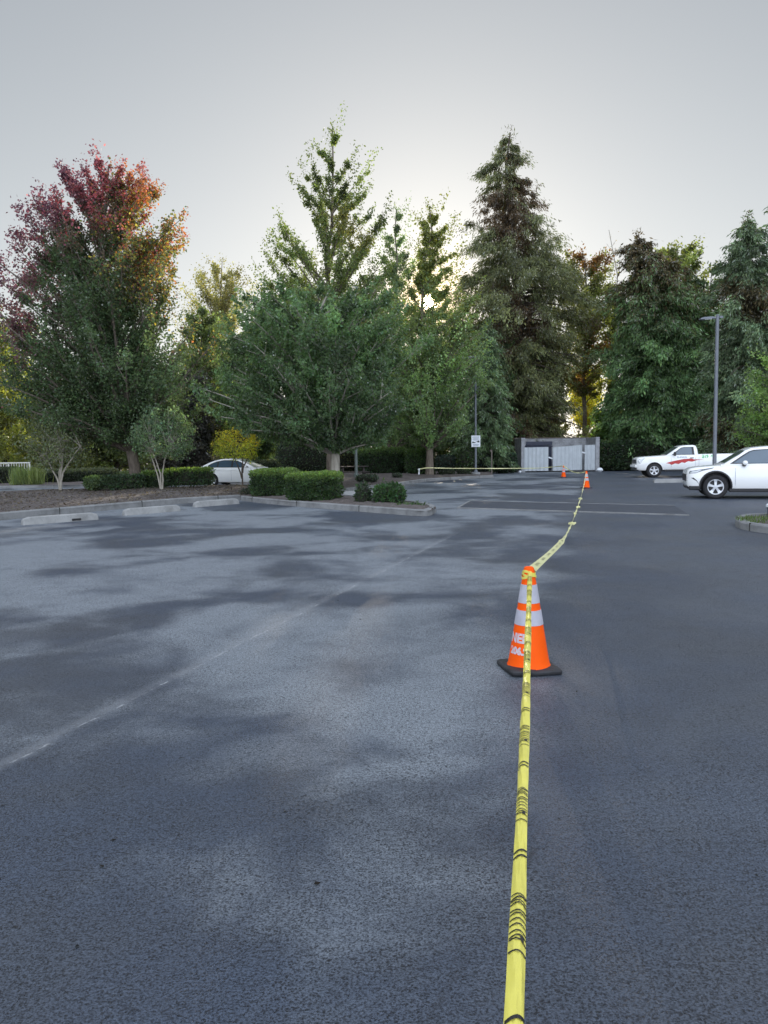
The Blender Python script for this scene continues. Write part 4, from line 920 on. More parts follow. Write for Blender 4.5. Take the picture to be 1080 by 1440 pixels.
for sg in (1, -1):
    mb = MB(); mb.box((-.9 + .9, sg * .82, .27), (2.05, .20, .11)); mb.build('sill_trim', MT['black'], suv, bevel=.02)
    m_ = MB(); m_.lathe([(.001, -.085), (.06, -.08), (.10, -.03), (.105, .02), (.08, .07), (.001, .085)], 16, 0, (0, 0, 0), 'Y')
    vs = [(p[0] * .75 + .60, sg * (1.0 + p[1] * 1.15), 1.125 + p[2] * .72) for p in m_.v]
    m2 = MB().add(vs, m_.f); mir = m2.build('wing_mirror', MT['white'], suv, smooth=True)
    mb = MB(); mb.box((.62, sg * .93, 1.06), (.10, .12, .06), 0, 0, sg * .3); mb.build('mirror_foot', MT['black'], mir)
    for x in (-.2, -1.15):
        mb = MB(); mb.box((x, sg * (sh.side(x, .93) + .012), .93), (.2, .03, .035)); mb.build('door_handle', MT['white'], suv, bevel=.01)
    decal(suv, sh, 'headlight', [(2.20, .79), (2.17, .875), (2.0, .905), (1.72, .945), (1.46, .985), (1.52, .95), (1.80, .88), (2.0, .81)], 'darklamp', (sg,), .006)
    decal(suv, sh, 'headlight_lens', [(2.18, .80), (2.14, .865), (2.0, .885), (1.82, .91), (1.98, .83)], 'lamp', (sg,), .010)
    decal(suv, sh, 'fog_light_trim', [(2.14, .66), (2.06, .665), (1.97, .58), (1.90, .45), (1.98, .56)], 'black', (sg,), .006)
    decal(suv, sh, 'tail_light', [(-2.41, .85), (-2.40, .97), (-2.1, 1.0), (-1.95, .99), (-2.2, .90)], 'redlens', (sg,), .006)
mb = MB(); mb.box((2.235, 0, .66), (.07, 1.30, .24)); mb.build('grille', MT['black'], suv, bevel=.02)
mb = MB(); mb.box((2.17, 0, .38), (.14, 1.50, .14)); mb.box((2.02, .83, .34), (.34, .16, .13), -.30); mb.box((2.02, -.83, .34), (.34, .16, .13), .30); mb.build('bumper_lip', MT['black'], suv, bevel=.03)
park(suv, 1.42, .92, math.pi - R(17), G(1006, 701.5))

# white rental pickup with a regular cab and long bed
ph = Shell([(2.92, .52, 1.0, .78), (2.90, .44, 1.08, .88), (2.78, .40, 1.16, .96), (2.4, .40, 1.20, 1.01), (1.8, .42, 1.235, 1.02), (1.25, .42, 1.25, 1.02), (.9, .42, 1.26, 1.02), (-.25, .42, 1.27, 1.02), (-.35, .44, 1.33, 1.02), (-2.6, .50, 1.35, 1.02), (-2.86, .55, 1.35, 1.0), (-2.9, .58, 1.34, .98)], crown=.03)
proof = [(1.38, 1.27), (1.28, 1.30), (1.0, 1.47), (.75, 1.66), (.55, 1.79), (.40, 1.84), (.1, 1.87), (-.25, 1.87), (-.36, 1.83), (-.42, 1.70), (-.46, 1.3)]
pick = vehicle('pickup_truck', 'white pickup truck with red swoosh on its door, behind the white crossover', 'pickup', ph, (1.95, -1.75), proof, .93, 1.27, .22, .46,
               [boxvf(-2.82, -.52, -.80, .80, .82, 1.6)])
for ax in (1.95, -1.75):
    for sg in (1, -1): wheel(pick, ax, sg * 1.0, .41, 5, .26, rr=.62)
screen(pick, 'windscreen', [(1.26, 1.325, .78), (1.0, 1.48, .76), (.78, 1.645, .73), (.60, 1.76, .70)], 0, 'shield', .012)
pane(pick, 'window_surround', [(.98, 1.30), (.86, 1.40), (.62, 1.60), (.46, 1.71), (.30, 1.745), (-.22, 1.75), (-.27, 1.30)], .93, 1.27, .22, 'black', .004)
pane(pick, 'window', [(.84, 1.325), (.78, 1.41), (.58, 1.585), (.44, 1.68), (.28, 1.715), (-.11, 1.72), (-.15, 1.325)], .93, 1.27, .22, 'glass', .010)
for x in (1.02, -.30): seam(pick, ph, x, .52, 1.24)
seam(pick, ph, -.5, .5, 1.31)
for sg in (1, -1):
    mb = MB(); mb.box((.85, sg * 1.13, 1.36), (.12, .18, .24)); mb.build('wing_mirror', MT['black'], pick, bevel=.03)
    mb = MB(); mb.box((-.1, sg * (ph.side(-.1, 1.1) + .012), 1.12), (.22, .03, .04)); mb.build('door_handle', MT['black'], pick, bevel=.01)
    mb = MB(); mb.box((.32, sg * .93, .41), (2.0, .16, .10)); mb.build('running_board', MT['black'], pick, bevel=.02)
    decal(pick, ph, 'headlight', [(2.88, .93), (2.87, 1.06), (2.6, 1.13), (2.45, 1.13), (2.62, .98), (2.7, .80), (2.8, .80)], 'lamp', (sg,), .006)
    decal(pick, ph, 'tail_light', [(-2.88, .85), (-2.88, 1.28), (-2.74, 1.28), (-2.74, .85)], 'redlens', (sg,), .006)
    # red swoosh: slanting strokes that taper towards the bed
    decal(pick, ph, 'red_swoosh', [(1.32, .83), (1.10, .90), (.75, .98), (.25, 1.075), (.32, 1.055), (-.10, 1.08), (-.22, 1.03), (-.78, 1.02), (-.40, .985), (-.12, .90), (.10, .93), (.28, .83), (.45, .87), (.62, .77), (.80, .81), (1.02, .72), (1.10, .79)], 'red', (sg,), .005)
    lettering(pick, ph, 'U-HAUL', .42, 1.16, .155, 'greyink', sg, .006)
    lettering(pick, ph, '$19', -.83, 1.19, .23, 'greenmark', sg, .012, 'price_lettering'); lettering(pick, ph, '.95', -1.19, 1.215, .13, 'greenmark', sg, .006, 'price_lettering')
mb = MB(); mb.box((2.90, 0, .93), (.06, 1.36, .26)); mb.build('grille', MT['black'], pick, bevel=.02)
mb = MB(); mb.box((2.93, 0, .66), (.16, 1.70, .16)); mb.build('bumper', MT['white'], pick, bevel=.04)
mb = MB(); mb.box((2.86, 0, .48), (.20, 1.60, .16)); mb.build('air_dam', MT['black'], pick, bevel=.03)
park(pick, 1.95, 1.0, math.pi - R(9), G(920, 671.6))

# white saloon behind the mulch bed (its nose to the right)
sd = Shell([(2.28, .40, .66, .60), (2.24, .30, .74, .74), (2.05, .22, .80, .84), (1.7, .20, .86, .885), (1.2, .20, .91, .90), (.85, .20, .935, .90), (0, .20, .95, .90), (-1.2, .21, .98, .90), (-1.75, .24, 1.0, .885), (-2.1, .28, 1.0, .84), (-2.26, .36, .97, .76), (-2.30, .46, .88, .66)])
sroof = [(1.02, .95), (.9, .97), (.6, 1.12), (.28, 1.27), (.05, 1.36), (-.2, 1.405), (-.55, 1.43), (-.95, 1.41), (-1.3, 1.34), (-1.6, 1.23), (-1.9, 1.08), (-2.08, .99)]
sed = vehicle('parked_car', 'white saloon car with a curved roof, parked behind the left mulch bed', 'car', sd, (1.36, -1.36), sroof, .82, .95, .48, .37)
for ax in (1.36, -1.36):
    for sg in (1, -1): wheel(sed, ax, sg * .885, .325, 5, .2)
screen(sed, 'windscreen', [(.92, .98, .66), (.6, 1.13, .63), (.3, 1.27, .59), (.1, 1.35, .56)], 0, 'shield', .012)
screen(sed, 'rear_window', [(-1.15, 1.385, .54), (-1.45, 1.295, .58), (-1.75, 1.17, .62), (-1.92, 1.08, .66)], 0, 'glass', .012)
pane(sed, 'window_surround', [(.66, .965), (.5, 1.06), (.2, 1.22), (0, 1.295), (-.3, 1.335), (-.75, 1.34), (-1.15, 1.28), (-1.45, 1.17), (-1.62, 1.06), (-1.55, .975)], .82, .95, .48, 'black', .004)
pane(sed, 'window', [(.52, .985), (.42, 1.05), (.15, 1.20), (-.02, 1.265), (-.22, 1.30), (-.22, .985)], .82, .95, .48, 'glass', .010)
pane(sed, 'window', [(-.33, .985), (-.33, 1.31), (-.75, 1.315), (-1.02, 1.27), (-1.02, .99)], .82, .95, .48, 'glass', .010)
pane(sed, 'window', [(-1.10, .995), (-1.10, 1.25), (-1.38, 1.155), (-1.52, 1.06), (-1.48, 1.0)], .82, .95, .48, 'glass', .010)
for x in (.74, -.28): seam(sed, sd, x, .32, .93)
for sg in (1, -1):
    m2 = MB(); m2.box((.50, sg * .98, 1.03), (.14, .22, .14)); m2.build('wing_mirror', MT['white'], sed, bevel=.045)
    for x in (-.12, -1.02):
        mb = MB(); mb.box((x, sg * (sd.side(x, .85) + .012), .85), (.2, .03, .035)); mb.build('door_handle', MT['white'], sed, bevel=.01)
    MB().tube([(x, sg * (sd.side(x, .66) + .002), .66) for x in np.linspace(-.95, .95, 9)], .014, 5).build('side_moulding', MT['white'], sed)
    decal(sed, sd, 'headlight', [(2.24, .60), (2.20, .71), (1.95, .77), (1.85, .76), (2.0, .64)], 'lamp', (sg,), .006)
    decal(sed, sd, 'tail_light', [(-2.27, .78), (-2.24, .94), (-2.0, .95), (-2.05, .80)], 'redlens', (sg,), .006)
mb = MB(); mb.box((2.27, 0, .56), (.05, .8, .16)); mb.build('grille', MT['black'], sed, bevel=.02)
park(sed, -1.36, -.885, R(-13), G(298, 684.5))

# ------------------------------------------------------------------ traffic cones
def cone(loc, rz, label):
    t = thing('traffic_cone', label, 'traffic cone', loc, rz, 'orange traffic cones holding up the tape')
    mb = MB(); n = 72; V = []
    for (s, z, e) in ((.180, .003, 14), (.183, .008, 14), (.183, .022, 14), (.176, .030, 12), (.150, .036, 2.2)):
        for k in range(n):
            a = 2 * math.pi * k / n; c, q = math.cos(a), math.sin(a); r = s / ((abs(c) ** e + abs(q) ** e) ** (1 / e))
            warp = .012 * (abs(c * q) * 2) * (1 if c * q > 0 else .3) if z < .05 else 0
            V.append((r * c, r * q, z + warp))
    mb.add(V, [(i * n + k, i * n + (k + 1) % n, (i + 1) * n + (k + 1) % n, (i + 1) * n + k) for i in range(4) for k in range(n)] + [tuple(range(n))[::-1], tuple(4 * n + k for k in range(n))])
    mb.build('base', MT['rubber'], t, smooth=True)
    CP = [(.152, .034), (.144, .046), (.136, .085)]
    mb = MB(); mb.lathe(CP + [(cone_r(z), z) for z in (.2, .3, .4, .5, .6, .68, .70)] + [(.032, .715), (.025, .72), (.018, .715), (.017, .66)], 44); mb.build('cone_body', MT['orange'], t, smooth=True)
    for z0, z1 in ((.475, .60), (.325, .425)):
        mb = MB(); mb.lathe([(cone_r(z0) - .001, z0 - .001), (cone_r(z0) + .003, z0), (cone_r(z1) + .003, z1), (cone_r(z1) - .001, z1 + .001)], 44); mb.build('reflective_collar', MT['collar'], t, smooth=True)
    return t
def cone_r(z): return .136 + (.036 - .136) * (z - .085) / (.70 - .085)
c1 = np.array(G(743.5, 941)); c2 = np.array(G(824.5, 686.5)); c3 = np.array(G(792.5, 671.3))
k1 = cone(c1, R(9), 'nearest orange traffic cone, black square base and worn white stencilled letters')
dup(k1, c2, R(20), 'orange traffic cone in the distance where the caution tape bends, right of its neighbour')
dup(k1, c3, R(-5), 'smallest and farthest orange traffic cone, in front of the metal gates')
for txt, z, sz in (('NEH', .235, .085), ('206.2', .150, .065)):
    v, f = text_mesh(txt, sz, .004, 6); V = []
    for p in v:
        zz = z + p[1]; r = cone_r(zz) + .003; a = -math.pi / 2 - R(9) - .80 + p[0] / r; V.append((r * math.cos(a), r * math.sin(a), zz))
    MB().add(V, f).build('stencil_lettering', MT['stencil'], k1)

# ------------------------------------------------------------------ caution tape
class Strand:
    def __init__(s, pts, n=160, smooth=2):
        s.p = resample(chaikin(pts, smooth), n); s.L = np.r_[0, np.cumsum(np.linalg.norm(np.diff(s.p, axis=0), axis=1))]; s.n = n
    def frame(s, u, roll=0.0):
        u = np.clip(u, 0, s.L[-1]); p = np.array([np.interp(u, s.L, s.p[:, k]) for k in range(3)])
        e = s.L[-1] * .006; q = np.array([np.interp(np.clip(u + e, 0, s.L[-1]), s.L, s.p[:, k]) for k in range(3)]) - np.array([np.interp(np.clip(u - e, 0, s.L[-1]), s.L, s.p[:, k]) for k in range(3)])
        t = unit(q); side = unit(np.cross(t, [0, 0, 1.0])); up = np.cross(side, t)
        c, k = math.cos(roll), math.sin(roll); return p, t, side * c + up * k, up * c - side * k
    def ribbon(s, width, roll, arc, across=8, thick=.0012):
        V = []; m = across + 1
        for sgn in (1, 0):
            for u in s.L:
                p, t, sd_, up = s.frame(u, roll(u)); w = width(u)
                for j in range(m):
                    v = j / across - .5; V.append(p + sd_ * v * w + up * (arc(u) * w * (1 - 4 * v * v) + .0015 * math.sin(u * 31 + j * 2.1) - (0 if sgn else thick)))
        n = s.n; F = [(i * m + j, i * m + j + 1, (i + 1) * m + j + 1, (i + 1) * m + j) for i in range(n - 1) for j in range(across)]
        o = n * m; F += [(o + i * m + j, o + (i + 1) * m + j, o + (i + 1) * m + j + 1, o + i * m + j + 1) for i in range(n - 1) for j in range(across)]
        return V, F
    def text(s, txt, u0, length, width, roll, arc, frac=.98, flip=1, bold=.02, crop=None):
        v, f = text_mesh(txt, 1.0, bold, 9, crop); x0, x1, y0, y1 = v[:, 0].min(), v[:, 0].max(), v[:, 1].min(), v[:, 1].max(); V = []
        for q in v:
            u = u0 + (q[0] - x0) / (x1 - x0) * length; a = ((q[1] - y0) / (y1 - y0) - .5) * frac * flip
            p, t, sd_, up = s.frame(u, roll(u)); w = width(u); V.append(p + sd_ * a * w + up * (arc(u) * w * (1 - 4 * a * a) + .0022))
        return V, f
top1 = c1 + np.array([0, -.035, .685])
near = P(722.5, 1445, .93); far_end = top1
A0 = near + (near - far_end) * .30; A00 = A0 + np.array([-.1, -.5, -.25]); A000 = A0 + np.array([-.2, -1.3, -A0[2] + .01])
pts = [A000, A00, A0] + [near + (far_end - near) * t + np.array([0, 0, -.05 * math.sin(math.pi * t)]) for t in np.linspace(0, 1, 9)] + [top1 + np.array([.0, .0, .0])]
S1 = Strand(pts, 260, 1); W1 = lambda u: (.019 + .0022 * min(u, 4.5)) + .002 * math.sin(u * 5); R1 = lambda u: .32 * math.sin(u * 1.9); A1 = lambda u: .36 + .07 * math.sin(u * 9)
tape1 = thing('caution_tape', 'near strand of folded yellow caution tape running from the photographer to the nearest cone', 'caution tape', (0, 0, 0))
mb = MB(); mb.add(*S1.ribbon(W1, R1, A1))
# turns of tape knotted round the cone tip
for k in range(3):
    rr_ = .043 + .004 * k; zc = .683 - .014 * k; V = []
    for i in range(33):
        a = 2 * math.pi * i / 32
        for zo in (-.009, .009): V.append(c1 + np.array([rr_ * math.cos(a), rr_ * math.sin(a), zc + zo + .01 * math.sin(2 * a + k * 2)]))
    mb.add(V, [(2 * i, 2 * i + 1, 2 * i + 3, 2 * i + 2) for i in range(32)])
mb.build('tape', MT['tape'], tape1, smooth=True)
u = .12; i = 0
while u < S1.L[-1] - .2:
    if i % 2 == 0: V, F = S1.text('CAUTION', u, .17, W1, R1, A1, 1.0, -1, .0, (.22, .74)); u += .17 + .13
    else: V, F = S1.text('//', u, .045, W1, R1, A1, 1.0, 1, .01); u += .05 + .12
    if V[0][1] > .4: MB().add(V, F).build('printed_lettering', MT['letter'], tape1)
    i += 1
top2 = c2 + np.array([0, 0, .70])
def px_h(px, py, D): return P(px, py, D)
pts2 = [c1 + np.array([.03, .03, .70]), px_h(760, 790, 6.1), px_h(776, 776, 7.6), px_h(790, 762, 9.8), px_h(798, 749, 12.2), G(804, 736.5, .03), G(808.5, 724, .02), G(813, 711, .05), px_h(817, 699, 23.5), px_h(820, 687, 27.5), px_h(822.5, 676, 31.5), top2]
S2 = Strand(pts2, 220, 2); W2 = lambda u: .060 if u < 4.5 else max(.024, .060 - (u - 4.5) * .02) + .018 * math.sin(u * 2.3) ** 2; R2 = lambda u: -.55 + .25 * math.sin(u * .9) + (0 if u < 4.5 else .9 * math.sin((u - 4.5) * .7)); A2 = lambda u: .06
tape2 = thing('caution_tape', 'long strand of yellow tape sagging onto the asphalt beyond the nearest cone', 'caution tape', (0, 0, 0))
mb = MB(); mb.add(*S2.ribbon(W2, R2, A2, 6))
for (px, py, s_) in ((804, 736, .075), (809, 722, .04), (813, 713, .08), (816, 701, .08)):
    q = G(px, py, .05); g = np.random.default_rng(int(px))
    for k in range(9):
        a = g.uniform(0, 6.28); pp = [q + g.normal(0, s_ * .35, 3) * np.array([1.3, 1, .35]) for _ in range(5)]; pp = resample(chaikin(pp, 2), 12); pp[:, 2] = np.clip(pp[:, 2], .012, .2)
        V = [p + np.array([0, 0, o]) for p in pp for o in (-.018, .018)]; mb.add(V, [(2 * i, 2 * i + 1, 2 * i + 3, 2 * i + 2) for i in range(11)])
mb.build('tape', MT['tapepale'], tape2, smooth=True)
u = .35
while u < 6: MB().add(*S2.text('CAUTION', u, .34, W2, R2, A2, .34, -1, 0)).build('printed_lettering', MT['letter'], tape2); u += .74
def plain_tape(label, pts, width, roll=1.3, n=80, mat='tapepale'):
    S = Strand(pts, n, 2); t = tag(MB().add(*S.ribbon(lambda u: width * (1 + .25 * math.sin(u * 3.1)), lambda u: roll + .5 * math.sin(u * 1.7), lambda u: .05, 4)).build('caution_tape', MT[mat], smooth=True), label, 'caution tape'); return t
top3 = c3 + np.array([0, 0, .70])
plain_tape('short curved strand of pale tape linking the two far cones', [top2, px_h(815, 665.5, 37.5), px_h(806, 664.0, 41), px_h(799, 660, 45.5), top3], .06)
pole_b = G(669, 670.5); stake = P(589, 668, 47.5); tr = P(604.5, 658.5, 48)
plain_tape('taut pale tape running left from the farthest cone past the sign pole', [top3, px_h(760, 658.3, 50), px_h(735, 658.6, 50), px_h(700, 658.8, 49.6), px_h(672, 658.8, 49.2), px_h(640, 658.6, 48.6), px_h(609, 658, 47.9)], .05, 1.45)
plain_tape('short tape end tied from the slim trunk to the pale stake', [px_h(609, 657.8, 47.8), px_h(600, 658, 47.6), px_h(593, 659, 47.4), px_h(589, 660, 47.4)], .05, 1.3, 24)
st = MB(); g = np.random.default_rng(2); b = P(589, 668.5, 47.4)
st.tube([b + np.array([0, 0, -.1]), b + np.array([.01, 0, .2]), b + np.array([0.03, 0, .40])], [.055, .045, .025], 6); st.tube([b + np.array([-.05, .0, .34]), b + np.array([.02, 0, .41]), b + np.array([.08, 0, .39])], [.03, .04, .02], 6)
tag(st.build('stake', MT['sign'], smooth=False), 'short whitish stake wrapped in tape by the rear kerb', 'stake')
b = P(691.5, 668, 52); st = MB(); st.box(b + np.array([0, 0, .85]), (.075, .075, 1.8)); st.box(b + np.array([-.05, -.045, 1.66]), (.16, .02, .10), 0, 0, 0, R(35)); tag(st.build('wooden_stake', MT['wood']), 'thin upright wooden stake, right of the sign pole', 'stake')

# ------------------------------------------------------------------ lamp posts and sign
def lamp_post(label, px_b, D, py_t, px_t, wid, arm, base_z=0.0, footing=True, mat='pole'):
    b = P(px_b, 660, D); b[2] = base_z; t = P(px_t, py_t, D); h = t[2] - base_z
    r = thing('lamp_post', label, 'lamp post', b)
    mb = MB(); n = 12; mb.tube([(0, 0, 0), (0, 0, h)], [wid / 2, wid / 2 * .86], n); mb.build('pole', MT[mat], r, smooth=True)
    if footing:
        mb = MB(); mb.lathe([(.30, 0), (.30, .26), (.27, .30), (.001, .30)], 24); mb.build('concrete_footing', MT['concrete'], r, smooth=True)
        mb = MB(); mb.box((0, 0, .315), (.34, .34, .03)); mb.lathe([(wid * .85, .33), (wid * .75, .42), (wid * .5, .46)], 16); mb.build('base_plate', MT[mat], r)
    if arm:
        mb = MB(); mb.tube([(0, 0, h - .10), (-.18, 0, h - .10)], .04, 8); mb.build('arm', MT[mat], r)
        mb = MB(); V = []
        for x, hw, z0, z1 in ((-.15, .10, -.13, -.05), (-.30, .16, -.14, -.045), (-.66, .17, -.165, -.075), (-.80, .12, -.165, -.11)):
            V += [(x, -hw, h + z0), (x, hw, h + z0), (x, hw * .8, h + z1), (x, -hw * .8, h + z1)]
        mb.add(V, [(i * 4 + k, i * 4 + (k + 1) % 4, i * 4 + 4 + (k + 1) % 4, i * 4 + 4 + k) for i in range(3) for k in range(4)] + [(3, 2, 1, 0), (12, 13, 14, 15)])
        hd = mb.build('lamp_head', MT['pole'], r)
        mb = MB(); mb.box((-.47, 0, h - .165), (.34, .24, .02), 0, 0, 0, R(-3)); mb.build('lens', MT['lamp'], hd)
        mb = MB(); mb.tube([(.0, 0, h), (.0, 0, h + .05)], [wid * .47, wid * .3], n); mb.box((.16, 0, h - .06), (.16, .10, .10)); mb.build('top_cap', MT['pole'], r)
    return r
lamp_post('grey lamp post with a flat head, rising behind the white crossover', 1004.5, 35, 444, 1008, .18, True)
lp = lamp_post('slim grey pole carrying a white sign, standing in the rear bed', 669, 49.5, 500, 669, .15, True)
s = lp.location; sz = P(669, 620.5, 49.5)[2] - 0
mb = MB(); mb.box((0, -.10, sz), (.58, .012, .74)); sg = mb.build('sign_panel', MT['sign'], lp, bevel=.004)
mb = MB()
for i, (w, z) in enumerate(((.40, .29), (.44, .235), (.36, .18), (.42, .125), (.34, .07), (.40, -.20), (.42, -.245), (.30, -.29))): mb.box((0.01 * (-1) ** i, -.109, sz + z), (w, .004, .026))
mb.build('sign_lines', MT['greyink'], sg)
mb = MB(); V = [(-.24, -.12), (-.05, -.12), (-.05, -.06), (-.12, -.06), (-.16, -.02), (-.22, -.02), (-.24, -.07)]
mb.poly([(x, -.1085, sz + z) for x, z in V]); mb.poly([(x, -.1085, sz + z) for x, z in ((-.06, -.10), (.20, .03), (.20, .05), (-.06, -.07))]); mb.poly([(x, -.1085, sz + z) for x, z in ((.10, -.08), (.22, -.08), (.24, -.03), (.20, .04), (.12, .03), (.09, -.03))])
mb.build('tow_symbol', MT['ink'], sg)
b = P(501, 668.5, 41); r = thing('lamp_post', 'plain greenish pole standing in the rear bed right of the pale trunk', 'pole', b)
MB().tube([(0, 0, -.2), (0, 0, 5.5)], [.085, .075], 10).build('pole', MT['polegreen'], r, smooth=True)
MB().lathe([(.14, -.1), (.14, .06), (.09, .10), (.085, .1)], 16).build('base_collar', MT['polegreen'], r)

# ------------------------------------------------------------------ gated enclosure and what stands in it
Y0 = 59.4; xl, xr = P(733, 660, Y0)[0], P(843, 660, Y0)[0]; W = xr - xl; pm = W / 110.0
enc = thing('trash_enclosure', 'grey walled bin enclosure with three ribbed metal gates at the back of the lot', 'enclosure', ((xl + xr) / 2, Y0, 0))
X = lambda px: (px - 788) * pm; Zp = lambda py: 1.5 + (637.0 - py) * Y0 / FPX
zt = Zp(615.5)
def block_wall(name, x0, x1, y, th, h, along='x', seed=0):
    g = np.random.default_rng(seed); mb = MB(); rows = int(round(h / .2)); 
    for r_ in range(rows):
        z = h * (r_ + .5) / rows; off = .2 if r_ % 2 else 0; a = x0
        while a < x1 - .01:
            b_ = min(x1, a + (.4 - off if a == x0 else .4)); th_ = th + g.normal(0, .006)
            c = ((a + b_) / 2, y, z); d = (b_ - a - .008, th_, h / rows - .008)
            if along == 'y': c = (y, (a + b_) / 2, z); d = (th_, b_ - a - .008, h / rows - .008)
            mb.box(c, d); a = b_
    return mb.build(name, MT['block'], enc)
block_wall('back_wall', -W / 2 + .1, W / 2 - .1, 3.2, .2, zt, seed=1)
block_wall('side_wall', .32, 3.1, -W / 2 + .12, .2, zt, 'y', 2); block_wall('side_wall', .32, 3.1, W / 2 - .12, .2, zt, 'y', 3)
for px0, px1 in ((733, 738.5), (837.5, 843)):
    mb = MB(); mb.box(((X(px0) + X(px1)) / 2, .16, zt / 2), (X(px1) - X(px0), .32, zt)); mb.build('gate_pillar', MT['block'], enc, bevel=.02)
mb = MB(); mb.box((0, 3.2, zt + .03), (W, .30, .06)); mb.build('wall_cap', MT['wood'], enc)
def gate(px0, px1, zl, zr, zb0, zb1, y, rz, label):
    mb = MB(); x0, x1 = X(px0), X(px1); n = max(10, int((x1 - x0) / .075)); V = []
    for i in range(n + 1):
        t = i / n; ph = i % 4; d = (0, .03, .03, 0)[ph] if i < n else 0; x = x0 + (x1 - x0) * t; yo = math.tan(rz) * (x - x0)
        for e in (0, .02): V += [(x, y - d - e + yo, zb0 + (zb1 - zb0) * t), (x, y - d - e + yo, zl + (zr - zl) * t)]
    F = []
    for i in range(n):
        a, b_ = i * 4, i * 4 + 4; F += [(a, a + 1, b_ + 1, b_), (a + 2, b_ + 2, b_ + 3, a + 3), (a + 1, a + 3, b_ + 3, b_ + 1)]
    mb.add(V, F); g_ = mb.build('gate', MT['galv'], enc); g_['label'] = label
    fr = MB(); zc = lambda z: z
    for z in (zb0 + .12, zl - .2): fr.box(((x0 + x1) / 2, y + .035 + math.tan(rz) * (x1 - x0) / 2, z), (x1 - x0 - .05, .05, .07), rz)
    fr.build('gate_frame', MT['pole'], g_)
gate(736.5, 771, Zp(629), Zp(628.6), .10, .10, .0, 0, 'left ribbed metal gate, level')
gate(776.5, 817, Zp(629.4), Zp(626.3), .10, .16, -.15, R(-3), 'middle ribbed metal gate, tilted')
gate(822, 837, Zp(626.6), Zp(626.2), .12, .12, .02, 0, 'narrow right ribbed metal gate')
for px, z in ((774, Zp(644)), (819.5, Zp(636.8))):
    mb = MB(); mb.box((X(px), -.06, z), (.34, .03, .10), 0, 0, 0, R(18)); mb.build('gate_latch', MT['sign'], enc)
mb = MB(); mb.box((X(743) + 1.05, 1.75, 1.05), (2.05, 1.3, 1.9)); mb.box((X(743) + 1.05, 1.70, 2.08), (2.15, 1.45, .12), 0, 0, R(4))
mb.box((X(743) + 1.05, 1.0, 2.28), (2.10, .05, .30)); b_ = mb.build('dumpster', MT['navy'], None, bevel=.03); b_.location = enc.location; tag(b_, 'dark navy bin standing inside the enclosure behind the left gate', 'dumpster')
for (px, py, D, s_, lab) in ((843.5, 664.5, 58.6, .24, 'round white lump on the ground at the right corner of the enclosure'), (731, 665.5, 58.4, .13, 'small white lump on the ground at the left corner of the enclosure')):
    g = np.random.default_rng(int(px)); b = P(px, py, D); b[2] = 0; mb = MB(); mb.lathe([(.001, -.02)] + [(s_ * math.sin(a) * (1 + g.normal(0, .06)), s_ * .6 - s_ * .75 * math.cos(a)) for a in np.linspace(.4, 2.9, 8)] + [(.001, s_ * 1.33)], 12)
    o = mb.build('white_stone', MT['sign'], smooth=True); o.location = tuple(b); tag(o, lab, 'stone')

# ------------------------------------------------------------------ railing, table, stub
Yr = 45.0; a = P(-60, 653, Yr); b = P(41.5, 649.5, Yr); zt_ = (a[2] + b[2]) / 2; zb_ = P(41, 671, Yr)[2]
rl = thing('railing', 'white picket railing behind the grass tufts at the left edge', 'railing', (b[0], Yr, 0)); L = b[0] - a[0]
MB().box((-L / 2, 0, zt_), (L + .08, .09, .07)).build('top_rail', MT['railing'], rl); MB().box((-L / 2, 0, zb_ + .1), (L, .05, .05)).build('bottom_rail', MT['railing'], rl)
for x in (0, -1.25, -2.5, -3.75):
    if x > -L: MB().box((x, 0, zt_ / 2 - .02), (.09, .09, zt_ - .06)).build('post', MT['railing'], rl)
k = 1
while k * .155 < L:
    x = -k * .155
    if abs(x % 1.25) > .06: MB().box((x, 0, (zb_ + .1 + zt_) / 2), (.038, .03, zt_ - zb_ - .18)).build('baluster', MT['railing'], rl)
    k += 1
D = 44; b = P(497, 674, D); tb = thing('picnic_table', 'dark wooden picnic table with benches in the rear bed behind the pale trunk', 'picnic table', b, R(6))
MB().box((0, 0, .74), (1.75, .72, .05)).build('tabletop', MT['darkwood'], tb, bevel=.008)
for y in (-.72, .72): MB().box((0, y, .43), (1.75, .27, .05)).build('bench', MT['darkwood'], tb, bevel=.008)
for x in (-.6, .6):
    for s_ in (-1, 1):
        m_ = MB(); m_.box((x, s_ * .36, .35), (.09, .09, .84), 0, 0, s_ * R(24)); m_.build('leg', MT['darkwood'], tb)
    MB().box((x * 1.09, 0, .38), (.05, 1.55, .09)).build('cross_beam', MT['darkwood'], tb)
b = P(1086, 731, 15.9); st = thing('bollard', 'dark stub with a white cap at the right edge behind the grassed island', 'bollard', (b[0], b[1], 0))
MB().lathe([(.085, 0), (.085, .02), (.10, .25), (.115, .30)], 20).build('post', MT['navy'], st, smooth=True)
MB().lathe([(.125, .30), (.13, .34), (.11, .37), (.001, .38)], 20).build('cap', MT['sign'], st, smooth=True)

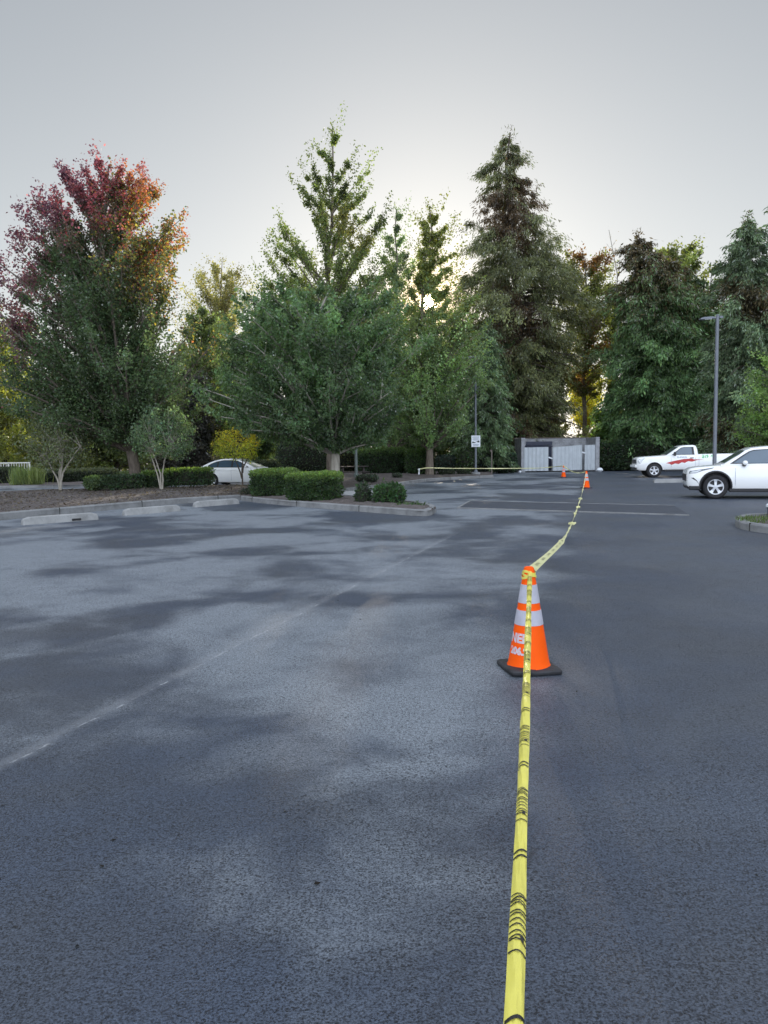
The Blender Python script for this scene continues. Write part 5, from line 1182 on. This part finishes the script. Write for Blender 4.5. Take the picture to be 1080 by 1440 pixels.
# ------------------------------------------------------------------ daylight
sun_dir = SUNDIR; elev = math.asin(sun_dir[2]); azim = math.atan2(sun_dir[0], sun_dir[1])
sl = bpy.data.lights.new('sun', 'SUN'); sl.energy = 2.6; sl.angle = R(0.53); sl.color = (1.0, 0.87, 0.70)
so = bpy.data.objects.new('sun', sl); C.objects.link(so)
so.rotation_euler = Vector(tuple(-sun_dir)).to_track_quat('-Z', 'Y').to_euler()
w = bpy.data.worlds.new('World'); bpy.context.scene.world = w; w.use_nodes = True
nt = w.node_tree; nt.nodes.clear()
out = nt.nodes.new('ShaderNodeOutputWorld'); bg = nt.nodes.new('ShaderNodeBackground')
sky = nt.nodes.new('ShaderNodeTexSky'); sky.sky_type = 'NISHITA'; sky.sun_disc = False
sky.sun_elevation = elev; sky.sun_rotation = azim; sky.air_density = 1.0; sky.dust_density = 0.25; sky.ozone_density = 1.2
hs = N(nt, 'ShaderNodeHueSaturation', i_Saturation=0.6); nt.links.new(sky.outputs[0], hs.inputs['Color'])
gm = N(nt, 'ShaderNodeGamma', i_Gamma=0.5); nt.links.new(hs.outputs[0], gm.inputs[0])
# the low sun itself and the glare of the air round it
tc = nt.nodes.new('ShaderNodeTexCoord'); vd = N(nt, 'ShaderNodeVectorMath', operation='DOT_PRODUCT'); nt.links.new(tc.outputs['Generated'], vd.inputs[0]); vd.inputs[1].default_value = tuple(sun_dir)
dot = math_n(nt, 'MAXIMUM', vd.outputs['Value'], 0.0)
disc = ramp(nt, math_n(nt, 'MULTIPLY', math_n(nt, 'SUBTRACT', 1.0, dot), 10000.0), [(0.35, 1.0), (0.75, 0.0)])
g1 = math_n(nt, 'POWER', dot, 1200.0); g2 = math_n(nt, 'POWER', dot, 70.0)
def scaled(fac, col, k):
    n = nt.nodes.new('ShaderNodeVectorMath'); n.operation = 'SCALE'; n.inputs[0].default_value = tuple(c * k for c in col); nt.links.new(fac, n.inputs['Scale']); return n.outputs[0]
def addv(a, b):
    n = nt.nodes.new('ShaderNodeVectorMath'); n.operation = 'ADD'; nt.links.new(a, n.inputs[0]); nt.links.new(b, n.inputs[1]); return n.outputs[0]
colr = addv(addv(addv(gm.outputs[0], scaled(disc, (1, .80, .48), 160)), scaled(g1, (1, .55, .14), 8)), scaled(g2, (1, .90, .70), 0.6)); colr = addv(colr, scaled(math_n(nt, 'POWER', dot, 8.0), (1, .98, .95), 0.35))
# unseen fill light added to the sky overhead and away from the sun
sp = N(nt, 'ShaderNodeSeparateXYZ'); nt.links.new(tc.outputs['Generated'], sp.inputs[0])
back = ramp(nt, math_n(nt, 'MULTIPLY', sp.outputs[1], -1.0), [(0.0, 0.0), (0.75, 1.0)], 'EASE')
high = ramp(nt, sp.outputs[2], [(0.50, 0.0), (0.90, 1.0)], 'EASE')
added_fill = math_n(nt, 'MAXIMUM', math_n(nt, 'MULTIPLY', back, 1.75), high)
colr = addv(colr, scaled(added_fill, (0.90, 1.0, 1.20), 4.0))
hz = math_n(nt, 'POWER', math_n(nt, 'SUBTRACT', 1.0, math_n(nt, 'MAXIMUM', sp.outputs[2], 0.0)), 3.5)
colr = addv(colr, scaled(math_n(nt, 'POWER', dot, 18.0), (1.0, .95, .80), 0.3))
colr = addv(colr, scaled(hz, (1.0, 0.985, 0.92), 1.35))
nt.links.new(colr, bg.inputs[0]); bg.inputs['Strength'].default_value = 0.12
nt.links.new(bg.outputs[0], out.inputs[0])
sc = bpy.context.scene
sc.view_settings.view_transform = 'Standard'; sc.view_settings.look = 'None'; sc.view_settings.gamma = 1; sc.view_settings.exposure = 1.0
sc.cycles.use_denoising = True; sc.cycles.denoising_input_passes = 'RGB_ALBEDO_NORMAL'; sc.cycles.denoising_prefilter = 'ACCURATE'
sc.cycles.sample_clamp_indirect = 4.0; sc.cycles.max_bounces = 8; sc.cycles.transparent_max_bounces = 4
